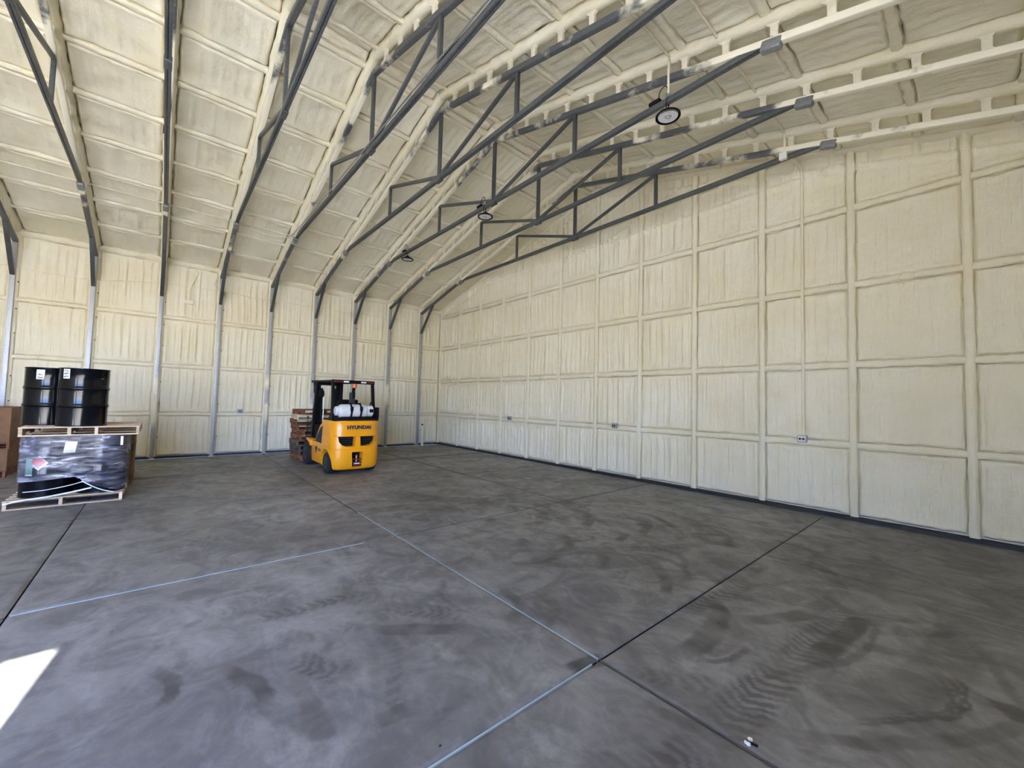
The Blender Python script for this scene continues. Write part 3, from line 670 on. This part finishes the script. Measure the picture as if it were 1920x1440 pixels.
def ang_of(cx, cy, y, R=.28): return math.asin(max(-1, min(1, (y-cy)/R)))
d0 = make_drum()
DR = [((4.85, -9.21, 1.165), 'glossy black drum on the upper pallet, the nearer one on the right'),
      ((4.42, -9.62, 1.165), 'glossy black steel drum on the upper pallet, farther one on the left partly hidden'),
      ((4.80, -9.532, .135), 'black drum under stretch film, lower left, with green and red labels'),
      ((4.80, -8.945, .135), 'black drum under stretch film, lower right front'),
      ((4.213, -9.532, .135), 'black drum under stretch film, back row left'), ((4.213, -8.945, .135), 'black drum under stretch film, back row right')]
dl = []
for i, (loc, lab) in enumerate(DR):
    o = d0 if i == 0 else copy_tree(d0); o.location = loc; tag(o, lab, 'drum', 'black steel drums on the pallets'); dl.append(o)
def scribble(parent, R, a0, a1, z0, z1, seed, n=3):
    r = random.Random(seed); mb = MB()
    for k in range(n):
        zz = z1-(z1-z0)*(k+.6)/(n+.3)
        pts = []
        for s in range(7):
            a = a0+(a1-a0)*(.15+.7*s/6); pts.append(((R+.0035)*math.cos(a), (R+.0035)*math.sin(a), zz+r.uniform(-1, 1)*(z1-z0)*.10))
        mb.tube(bez(pts, 4), .0042, 5)
    tag(mb.build('handwriting', M_INK, parent), kind='stuff')
l1 = curved_label('paper_label', .279, -.83, -.50, .72, .865, M_PAPER, dl[0]); scribble(dl[0], .279, -.83, -.50, .72, .865, 3, 3)
l2 = curved_label('paper_label', .279, -.45, -.12, .70, .85, M_PAPER, dl[1]); scribble(dl[1], .279, -.40, -.16, .70, .80, 8, 2)
curved_label('scuff_mark', .279, .80, .93, .735, .742, M_STEEL, dl[0])
o = curved_label('hazard_label', .285, -.72, -.42, .335, .56, M_GREEN, dl[2]); tag(o, 'green printed label'); 
curved_label('label_border', .285, -.72, -.42, .555, .575, M_PAPER, dl[2]); curved_label('label_border', .285, -.72, -.42, .32, .34, M_PAPER, dl[2])
# red hazard diamond: a small tilted plate following the drum
P = np.zeros((9, 9, 3)); R = .2855
for i in range(9):
    for j in range(9):
        u, v = (i/8-.5), (j/8-.5); a = -.20+(u-v)*.34; z = .50+(u+v)*.105; P[i, j] = (R*math.cos(a), R*math.sin(a), z)
hz = link('hazard_diamond', grid_mesh('hazard_diamond', P), M_PAPER, dl[2]); tag(hz, 'white and red hazard diamond')
P2 = P.copy(); c0 = np.array([0, 0, .50])
for i in range(9):
    for j in range(9):
        u, v = (i/8-.5)*.82, (j/8-.5)*.82; a = -.215+(u-v)*.34; z = .515+(u+v)*.105; P2[i, j] = ((R+.002)*math.cos(a), (R+.002)*math.sin(a), z)
link('diamond_print', grid_mesh('diamond_print', P2), simple('hazard_red', (.60, .07, .07), .5), hz)

# stretch film round the four lower drums
def film_mesh():
    cs_ = [(4.80, -9.532), (4.80, -8.945), (4.213, -8.945), (4.213, -9.532)]; R = .296
    pts = []
    for q_, (cx, cy) in enumerate(cs_):
        a0 = [-90, 0, 90, 180][q_]
        for k in range(13): a = math.radians(a0+90*k/12); pts.append((cx+R*math.cos(a), cy+R*math.sin(a)))
    pts.append(pts[0]); pts = np.array(pts); d = np.r_[0, np.cumsum(np.hypot(*np.diff(pts, axis=0).T))]
    n = 230; s = np.linspace(0, d[-1], n); x = np.interp(s, d, pts[:, 0]); y = np.interp(s, d, pts[:, 1])
    zb = np.where(x > 4.6, np.interp(y, [-9.80, -9.72, -9.45, -9.22, -9.01, -8.75, -8.66], [.34, .37, .39, .41, .26, .15, .17]), .16)
    m_ = 46; P = np.zeros((n, m_, 3))
    cx, cy = 4.51, -9.23
    for j in range(m_):
        z = zb+(1.022-zb)*j/(m_-1)
        w = .006*vnoise(s*2.2+z*2.5, z*16-s*4, 41)+.004*vnoise(s*7, z*30, 42)
        nx, ny = x-cx, y-cy; L = np.hypot(nx, ny)
        flat = np.clip((np.abs(y-cy) < .25)*(x > 4.6), 0, 1)
        w = w-.012*np.sin(np.clip((z-.4)/.6, 0, 1)*math.pi)*flat
        P[:, j] = np.stack([x+nx/L*np.maximum(w, -.004), y+ny/L*np.maximum(w, -.004), z], -1)
    P[-1] = P[0]
    return grid_mesh('stretch_film', P)
film = link('stretch_film', film_mesh(), M_FILM, None, ang=180)
tag(film, 'clear wrinkled stretch film wrapped round the lower black drums', 'wrapping film')
f1 = MB()
P = np.zeros((9, 5, 3))
for i in range(9):
    for j in range(5): P[i, j] = (5.101+.0015*math.sin(i*.9), -9.355+.125*i/8+.02*j/4, .775+.165*j/4)
lab = link('packing_slip', grid_mesh('packing_slip', P), M_PAPER, None); sm = lab.modifiers.new('t', 'SOLIDIFY'); sm.thickness = .003
tag(lab, 'white packing slip stuck on the stretch film', 'label')
MB().box(5.1035, 5.105, -9.34, -9.25, .80, .812).build('printed_line', M_OUT, lab, smooth=False)
s2 = MB().box(5.058, 5.062, -8.745, -8.715, .86, 1.0).build('tape_strip', M_PAPER, None, smooth=False); tag(s2, 'pale strip of tape at the right edge of the stretch film', 'tape')
def strand(pts, w, lab):
    tag(MB().tube(bez(pts, 8), w, 6).build('film_strand', M_STRAP), lab, 'film strand', 'twisted strands of film on the drum pallet')
strand([(5.085, -9.72, .235), (5.11, -9.52, .245), (5.10, -9.3, .28), (5.10, -9.12, .33)], .006, 'thin film strand across the foot of the left wrapped drum')
strand([(5.14, -9.885, .085), (5.145, -9.75, .125), (5.13, -9.5, .145), (5.125, -9.25, .185), (5.12, -9.03, .23)], .013, 'thick twisted film strand rising from the left pallet corner')
strand([(5.10, -9.14, .34), (5.12, -9.02, .25), (5.125, -8.9, .18), (5.14, -8.78, .14)], .008, 'film strand slanting down to the right end of the pallet')

# ---------------------------------------------------------------- cartons on pallets
def carton(x0, x1, y0, y1, z0, z1, label, seam=True):
    t = thing('cardboard_box', (x0, y0, z0), label, 'box', 'brown cardboard boxes stacked on pallets')
    sx, sy, h = x1-x0, y1-y0, z1-z0
    MB().box(0, sx, 0, sy, 0, h-.004).build('carton', M_CARD, t, .006)
    MB().box(.004, sx/2-.002, .002, sy-.002, h-.005, h).build('flap', M_CARD, t, .001); MB().box(sx/2+.002, sx-.004, .002, sy-.002, h-.005, h).build('flap', M_CARD, t, .001)
    MB().box(sx, sx+.001, sy*.46, sy*.54, h*.7, h-.004).build('tape', simple('packing_tape', (.40, .27, .15), .35), t, smooth=False)
    return t
def small_pallet(x, y, z, sx, sy, label, mat=None):
    p = make_pallet(sx, sy, mat or M_WOODB, [.02, sy/2, sy-.02], 6, 3, int(x*10)); p.location = (x, y, z); tag(p, label, 'pallet'); return p
small_pallet(.72, -11.68, 0, 1.1, 1.2, 'brown pallet on the floor under the boxes at the left edge')
carton(.74, 1.80, -11.66, -11.06, .136, .55, 'lower brown box at the left edge, mostly out of frame')
carton(.74, 1.79, -11.055, -10.48, .136, .55, 'lower brown cardboard box at the left edge, beside the wrapped drums')
small_pallet(.72, -11.66, .551, 1.1, 1.2, 'brown pallet sandwiched between the two box layers at the left edge')
carton(.76, 1.80, -11.64, -11.05, .688, 1.35, 'upper brown box at the left edge, outer one mostly out of frame')
carton(.76, 1.79, -11.045, -10.47, .688, 1.35, 'tall upper brown cardboard box at the left edge, top of its stack')
small_pallet(2.62, -9.82, 0, 1.0, 1.18, 'brown pallet on the floor behind the wrapped drums')
carton(2.64, 3.60, -9.80, -8.64, .136, .58, 'wide lower brown box hidden behind the wrapped drums')
small_pallet(2.62, -9.82, .581, 1.0, 1.18, 'dark pallet between the two boxes behind the drums', M_WOODG)
carton(2.64, 3.60, -9.80, -8.64, .718, 1.10, 'wide upper brown box behind the drums, its top just above the upper pallet')
# ---------------------------------------------------------------- pallet stack on the forks
r = random.Random(11); z = 0.0
pb = make_pallet(1.0, 1.15, M_WOODB, [.02, .575, 1.13], 6, 3, 21); pg = make_pallet(1.0, 1.15, M_WOODG, [.02, .575, 1.13], 6, 3, 22)
pe = make_pallet(1.0, 1.15, M_WOOD, [.02, .575, 1.13], 6, 3, 23)
used = set()
NAMES = ['bottom pallet of the stack by the forklift, reddish brown', 'second pallet up in the forklift stack, weathered grey', 'third pallet up in the forklift stack, weathered grey',
         'fourth pallet up in the forklift stack, the grey one below the brown ones', 'fifth pallet up in the forklift stack, reddish brown', 'sixth pallet up in the forklift stack, reddish brown',
         'seventh pallet up in the forklift stack, reddish brown', 'eighth pallet up, jutting furthest to the left of the stack', 'ninth pallet up, pale ends, below the topmost', 'topmost wooden pallet of the stack on the forklift']
for i in range(10):
    src = {0: pb, 1: pg, 2: pg, 3: pg, 4: pb, 5: pb, 6: pb, 7: pb, 8: pe, 9: pb}[i]
    o = src if src not in used else copy_tree(src); used.add(src)
    dx = {7: -.16, 4: -.10, 9: .12, 8: .10, 0: .02, 6: -.05}.get(i, r.uniform(-.07, .07)); dy = r.uniform(-.05, .03)
    o.location = (1.22+dx, -5.47+dy, z); o.rotation_euler = (0, 0, math.radians(r.uniform(-4.5, 4.5)))
    tag(o, NAMES[i], 'pallet', 'wooden pallets stacked on the forks'); z += .1365
tag(MB().tube([(2.235, -5.30, .55), (2.24, -5.30, .9), (2.24, -5.29, 1.22), (2.22, -5.26, 1.27), (2.22, -5.1, 1.275)], .012, 8).build('strap', M_BLACK), 'dark strap hanging down the face of the pallet stack', 'strap')

# ---------------------------------------------------------------- forklift (local x: distance forward of the counterweight, y: to the truck's left)
FK = thing('forklift', (4.86, -4.89, 0), 'yellow and black forklift truck seen from behind, white gas cylinder on top', 'forklift', None, math.pi)
def plan(scale=1.0, inset=0., n=3.4, seg=30, fmax=.78, half=.555, d=.40):
    pts = []
    for i in range(seg+1):
        a = math.pi*i/seg
        ss = math.copysign(abs(math.cos(a))**(2/n), math.cos(a)); ff = abs(math.sin(a))**(2/n)
        pts.append((d-(d-inset)*ff, (half-inset)*ss))
    return [(fmax, half-inset)]+pts+[(fmax, -(half-inset))]
def loft(sections, n=None):
    v = []; f = []; m_ = len(sections[0])
    for s in sections: v += s
    for i in range(len(sections)-1):
        for k in range(m_): f.append((i*m_+k, i*m_+(k+1) % m_, (i+1)*m_+(k+1) % m_, (i+1)*m_+k))
    f.append(tuple(range(m_-1, -1, -1))); f.append(tuple((len(sections)-1)*m_+k for k in range(m_)))
    return MB().add(v, f)
lv = [(.10, .10), (.12, .05), (.17, .02), (.26, .004), (.40, 0), (.555, .0), (.562, .008), (.575, .008), (.582, 0), (.70, .002), (.832, .006), (.838, .016), (.852, .016), (.858, .008), (1.02, .014), (1.16, .022), (1.185, .032), (1.195, .055)]
cw = loft([[(x, y, z_) for x, y in plan(inset=ins)] for z_, ins in lv]).build('counterweight', M_YEL, FK, ang=35)
def cut(target, mb):
    c = link('cutter', mb.mesh('cutter'), M_GREYP, FK, False); b = target.modifiers.new('b', 'BOOLEAN'); b.object = c; b.operation = 'DIFFERENCE'; b.solver = 'EXACT'
    bpy.context.view_layer.update(); dg = bpy.context.evaluated_depsgraph_get()
    me = bpy.data.meshes.new_from_object(target.evaluated_get(dg)); target.modifiers.clear(); old = target.data; target.data = me
    bpy.data.objects.remove(c); me.name = target.name
    me.set_sharp_from_angle(angle=math.radians(35))
def prism_x(poly, x0, x1):   # poly (y,z) extruded along x
    n = len(poly); v = [(x0, y, z_) for y, z_ in poly]+[(x1, y, z_) for y, z_ in poly]
    return MB().add(v, [tuple(range(n)), tuple(range(2*n-1, n-1, -1))]+[(i, n+i, n+(i+1) % n, (i+1) % n) for i in range(n)])
VENT = [(.05, .845), (.42, .845), (.40, .73), (.34, .66), (.25, .625), (.06, .625)]
for sg in (1, -1):
    cut(cw, prism_x([(y*sg, z_) for y, z_ in VENT], -.1, .24))
cut(cw, prism_x([(-.125, .50), (.125, .50), (.105, .17), (-.105, .17)], -.1, .22))
for sg in (1, -1):
    cut(cw, MB().tube([(.46, sg*.34, .235), (.46, sg*.70, .235)], .315, 36))
for sg in (1, -1):
    MB().box(.18, .225, min(sg*.03, sg*.45), max(sg*.03, sg*.45), .60, .87).build('vent_grille', M_BLACK, FK, smooth=False)
    mb = MB()
    for k in range(4): mb.box(.14, .18, min(sg*.05, sg*.41), max(sg*.05, sg*.41), .645+k*.048, .655+k*.048)
    mb.build('vent_slat', M_GREYP, FK, smooth=False)
MB().box(.20, .215, -.13, .13, .16, .51).build('tow_recess', M_BLACK, FK, smooth=False)
MB().box(.02, .20, -.105, .105, .325, .345).box(.02, .20, -.1, .1, .255, .275).build('tow_bracket', M_RED, FK, .003)
MB().tube([(.06, 0, .24), (.06, 0, .42)], .018, 12).build('tow_pin', M_STEEL, FK)
MB().box(.014, .02, -.09, .09, .175, .215).build('reflector', M_RED, FK, .002)
MB().box(.014, .02, -.07, .07, .228, .25).build('warning_plate', M_PAPER, FK, .002)
def text(name, body, size, mat, loc, rot, parent, bold=.004, ext=.003, sx=1):
    c = bpy.data.curves.new(name, 'FONT'); c.body = body; c.size = size; c.extrude = ext; c.offset = bold; c.align_x = 'CENTER'; c.align_y = 'CENTER'; c.space_character = 1.08
    tmp = bpy.data.objects.new('tmp', c); COL.objects.link(tmp); bpy.context.view_layer.update()
    me = bpy.data.meshes.new_from_object(tmp.evaluated_get(bpy.context.evaluated_depsgraph_get())); bpy.data.objects.remove(tmp)
    me.materials.clear(); me.name = name; o = link(name, me, mat, parent, False); o.location = loc; o.rotation_euler = rot; o.scale = (sx, 1, 1); return o
text('lettering', 'HYUNDAI', .108, M_INK, (.0155, -.02, 1.045), (math.radians(90), 0, math.radians(-90)), FK, .0055, .010, 1.05)
MB().box(.42, .95, -.50, .50, 1.19, 1.23).build('hood_cover', M_BLACK, FK, .01)
MB().box(.12, .50, -.51, .51, 1.188, 1.235).build('rear_tray', M_BLACK, FK, .015)
# tyres
def tyre(c, R_t, w, name='tyre'):
    h = w/2; pr = [(R_t*.62, -h), (R_t*.93, -h), (R_t, -h*.78), (R_t, -h*.1), (R_t-.012, -h*.08), (R_t-.012, h*.08), (R_t, h*.1), (R_t, h*.78), (R_t*.93, h), (R_t*.62, h)]
    o = MB().lathe(pr, 36, (0, 0, 0), 'Y', cap=True).build(name, M_RUB, FK, loc=c)
    MB().lathe([(R_t*.60, -h-.004), (R_t*.60, h+.004)], 28, (0, 0, 0), 'Y').build('wheel_rim', M_GREYP, o); MB().lathe([(R_t*.2, -h-.02), (R_t*.2, h+.02)], 16, (0, 0, 0), 'Y').build('hub', M_GREYP, o)
for sg in (1, -1): tyre((.46, sg*.455, .236), .236, .17)
for sg in (1, -1): tyre((2.06, sg*.455, .29), .29, .22)
# chassis
sp = [(.76, .14), (1.72, .14), (1.80, .30), (1.80, .56), (1.74, .62), (1.30, .64), (.76, .66)]
MB().prism(sp, -.50, .50).build('chassis', M_YEL, FK, .02, 3)
for ya, yb in ((.34, .545), (-.545, -.34)): MB().prism([(1.74, .50), (1.80, .50), (1.90, .58), (2.18, .63), (2.20, .66), (2.00, .68), (1.80, .64)], ya, yb).build('front_fender', M_YEL, FK, .015)
hp = [(.70, .60), (1.56, .62), (1.40, .82), (1.18, 1.04), (.98, 1.14), (.70, 1.17)]
MB().prism(hp, -.495, .495).build('engine_hood', M_YEL, FK, .03, 3)
for ya, yb in ((.490, .512), (-.512, -.490)): MB().prism([(.80, .625), (1.46, .635), (1.30, .82), (1.05, 1.0), (.80, 1.07)], ya, yb).build('side_cover', M_GREYP, FK, .006)
MB().box(1.0, 1.95, -.48, .48, .60, .63).build('floor_plate', M_BLACK, FK, .005)
MB().prism([(1.88, .60), (2.08, .60), (2.06, .98), (1.98, 1.06), (1.90, 1.02)], -.42, .42).build('cowl', M_BLACK, FK, .02)
MB().prism([(.80, 1.10), (1.22, 1.14), (1.24, 1.24), (1.16, 1.28), (.96, 1.26), (.90, 1.34), (.84, 1.66), (.76, 1.67), (.76, 1.2)], -.24, .24).build('seat', M_BLACK, FK, .03, 3)
MB().tube([(1.86, -.02, .98), (1.66, 0, 1.16)], .022, 12).build('steering_column', M_BLACK, FK)
sw = MB().tube([(0+.15*math.cos(a)*.7, .15*math.sin(a), .15*math.cos(a)*.7) for a in np.linspace(0, 2*math.pi, 25)[:-1]], .014, 8, closed=True).build('steering_wheel', M_BLACK, FK); sw.location = (1.64, 0, 1.18)
for k in range(3): MB().tube([(1.86, -.20-.06*k, .98), (1.84, -.20-.06*k, 1.16)], .009, 8).lathe([(.001, -.014), (.016, -.008), (.016, .008), (.001, .014)], 10, (1.84, -.20-.06*k, 1.17)).build('lever', M_PAPER if k == 1 else M_BLACK, FK)
# text marks on the side
MB().box(1.28, 1.44, .502, .506, .42, .52).box(1.34, 1.42, .502, .506, .37, .405).build('side_decal', M_INK, FK, smooth=False)
text('side_number', '25LC', .085, M_INK, (1.10, .503, .455), (math.radians(90), 0, math.radians(180)), FK, .002, .003)
# overhead guard
ZT = 2.085
for sg in (1, -1):
    MB().bar((.34, sg*.475, 1.20), (.40, sg*.465, 1.62), .055, .10, (0, 1, 0)).bar((.40, sg*.465, 1.60), (.46, sg*.455, ZT), .055, .10, (0, 1, 0)).build('guard_pillar', M_BLACK, FK, .012)
    MB().bar((1.93, sg*.46, .70), (1.88, sg*.46, 1.2), .055, .075).bar((1.88, sg*.46, 1.18), (1.70, sg*.455, ZT), .055, .075).build('guard_pillar', M_BLACK, FK, .012)
    MB().bar((.44, sg*.455, ZT), (2.22, sg*.43, ZT+.03), .06, .05).build('guard_rail', M_BLACK, FK, .01)
MB().box(.40, .49, -.49, .49, ZT-.045, ZT+.035).build('rear_crossbeam', M_BLACK, FK, .012)
MB().box(2.16, 2.24, -.46, .46, ZT, ZT+.05).build('front_crossbeam', M_BLACK, FK, .012)
for k in range(5): MB().bar((.46, -.32+.16*k, ZT+.005), (2.2, -.32+.16*k, ZT+.03), .025, .04).build('roof_bar', M_BLACK, FK, .004)
for a, b, mt in ((.46, .24, M_RED), (.24, .12, M_WHITE), (-.16, -.28, M_WHITE), (-.28, -.46, M_RED)):
    MB().box(.394, .40, min(a, b), max(a, b), ZT-.024, ZT+.012).build('reflective_strip', mt, FK, .001)
MB().lathe([(.001, -.09), (.045, -.085), (.05, -.03), (.052, 0), (.055, .01), (.001, .01)], 20, (.43, -.02, ZT-.055)).build('beacon_lens', M_AMB, FK)
MB().bar((.46, -.03, ZT-.06), (.62, -.035, 1.24), .05, .04).build('guard_brace', M_BLACK, FK, .008)
MB().prism([(.50, 1.44), (.53, 1.44), (.56, 1.82), (.51, 1.84)], -.075, .055).build('mirror', M_GREYP, FK, .01, 3)
MB().tube([(.36, -.435, 1.33), (.33, -.40, 1.36), (.34, -.375, 1.45), (.36, -.385, 1.58), (.38, -.43, 1.63)], .014, 8).build('grab_handle', M_BLACK, FK)
mr = MB().lathe([(.001, -.02), (.05, -.016), (.066, 0), (.05, .02), (.001, .025)], 20, (0, 0, 0), 'X').build('side_mirror', M_BLACK, FK); mr.location = (1.62, .37, 1.80); mr.scale = (1, 1.1, 1.7)
MB().tube([(1.70, .44, 2.02), (1.64, .42, 1.98), (1.63, .38, 1.90)], .012, 8).build('mirror_arm', M_BLACK, FK)
# gas cylinder
tk = thing('gas_cylinder', (4.86-.22, -4.89-.03, 1.41), 'white gas cylinder strapped across the back of the forklift', 'gas cylinder')
ax = [(.060, -.43), (.085, -.435), (.10, -.425), (.105, -.40), (.10, -.375), (.115, -.36), (.143, -.33), (.152, -.29), (.152, .20), (.143, .24), (.115, .27), (.09, .28)]
MB().lathe(ax, 40, (0, 0, 0), 'Y').build('tank', M_LPG, tk, ang=50)
MB().lathe([(.153, -.145), (.1555, -.14), (.1555, -.13), (.153, -.125)], 40, (0, 0, 0), 'Y', cap=False).lathe([(.153, .13), (.1555, .135), (.1555, .145), (.153, .15)], 40, (0, 0, 0), 'Y', cap=False).build('weld_seam', M_LPG, tk)
MB().lathe([(.118, .26), (.125, .26), (.128, .39), (.118, .40), (.110, .39), (.110, .27)], 32, (0, 0, 0), 'Y', cap=False).build('collar', M_LPG, tk)
MB().lathe([(.02, .27), (.03, .31), (.03, .35), (.02, .36)], 14, (0, 0, 0), 'Y').build('valve', M_STEEL, tk)
MB().box(.085, .135, .30, .39, -.03, .05).build('collar_opening', M_BLACK, tk, .005)
for yy in (-.115, .10):
    pts = [(.161*math.cos(a), 0, .161*math.sin(a)) for a in np.linspace(-.9, math.pi+.9, 22)]
    mb = MB()
    for a, b in zip(pts[:-1], pts[1:]): mb.bar((a[0], yy, a[2]), (b[0], yy, b[2]), .042, .006, (0, 1, 0))
    mb.box(.145, .175, yy-.03, yy+.03, .0, .10).box(-.03, .03, yy-.035, yy+.035, .16, .185)
    mb.build('clamp_band', M_BLACK, tk)
    MB().bar((.162, yy, .0), (.15, yy, -.14), .018, .008, (0, 1, 0)).build('latch', M_BLACK, tk, .003)
MB().prism([(.12, 1.235), (.42, 1.235), (.42, 1.285), (.35, 1.26), (.19, 1.26), (.12, 1.285)], -.36, .36).build('cylinder_cradle', M_BLACK, FK, .006)
MB().box(.08, .36, -.50, -.455, 1.235, 1.50).build('cradle_end', M_BLACK, FK, .02)
# mast, carriage, forks
for sg in (1, -1):
    MB().box(2.26, 2.40, min(sg*.27, sg*.36), max(sg*.27, sg*.36), .10, 2.10).build('mast_rail', M_BLACK, FK, .008)
    MB().box(2.30, 2.42, min(sg*.20, sg*.265), max(sg*.20, sg*.265), .12, 2.06).build('inner_mast_rail', M_BLACK, FK, .006)
    MB().tube([(2.33, sg*.17, .2), (2.33, sg*.17, 1.95)], .032, 14).build('lift_cylinder', M_BLACK, FK)
    MB().tube([(2.36, sg*.10, .6), (2.36, sg*.10, 2.0)], .012, 8).build('lift_chain', M_STEEL, FK)
    MB().tube([(1.86, sg*.36, .62), (2.28, sg*.36, .95)], .035, 14).build('tilt_cylinder', M_BLACK, FK)
MB().box(2.27, 2.41, -.36, .36, 2.03, 2.12).box(2.27, 2.40, -.36, .36, .35, .43).build('mast_crossmember', M_BLACK, FK, .008)
MB().box(2.41, 2.43, -.50, .50, .22, .32).box(2.41, 2.43, -.50, .50, .52, .62).build('carriage', M_BLACK, FK, .006)
for sg in (1, -1): MB().prism([(2.43, .60), (2.47, .60), (2.47, .085), (3.50, .065), (3.50, .05), (2.43, .035)], sg*.29-.05, sg*.29+.05).build('fork', M_BLACK, FK, .004)
text('mast_lettering', 'HYUNDAI', .085, M_WHITE, (2.33, .362, 1.62), (math.radians(90), math.radians(-90), math.radians(180)), FK, .002, .002)

# ---------------------------------------------------------------- litter on the slab
r = random.Random(2)
def crumple(loc, s, label, mat):
    bm = bmesh.new(); bmesh.ops.create_icosphere(bm, subdivisions=2, radius=s)
    for v in bm.verts: v.co *= r.uniform(.65, 1.25); v.co.z = max(v.co.z*.45, -s*.3)
    mz = min(v.co.z for v in bm.verts)
    for v in bm.verts: v.co.z -= mz
    me = bpy.data.meshes.new('litter'); bm.to_mesh(me); bm.free()
    tag(link('litter', me, mat, None, False, loc), label, 'litter')
crumple((13.245, -5.935, 0), .016, 'white crumpled scrap on the slab near the bottom edge', M_PAPER)
crumple((13.245, -5.895, 0), .012, 'small pale shard just behind the white scrap', M_WHITE)
tag(MB().bar((13.235, -5.93, .006), (13.29, -5.925, .012), .012, .006, (0, 0, 1)).build('litter', M_BLACK, None, .002), 'dark sliver beside the white scrap near the bottom edge', 'litter')
for (x, y, lab) in [(11.03, -6.68, 'dark crumb on the slab left of the sealed joint'), (12.28, -7.15, 'dark crumb close to the sealed joint at the bottom'), (10.61, -6.93, 'dark crumb in the middle of the left bay'),
                    (12.66, -4.85, 'dark crumb between the turning marks')]:
    crumple((x, y, 0), .007, lab, M_DARK)
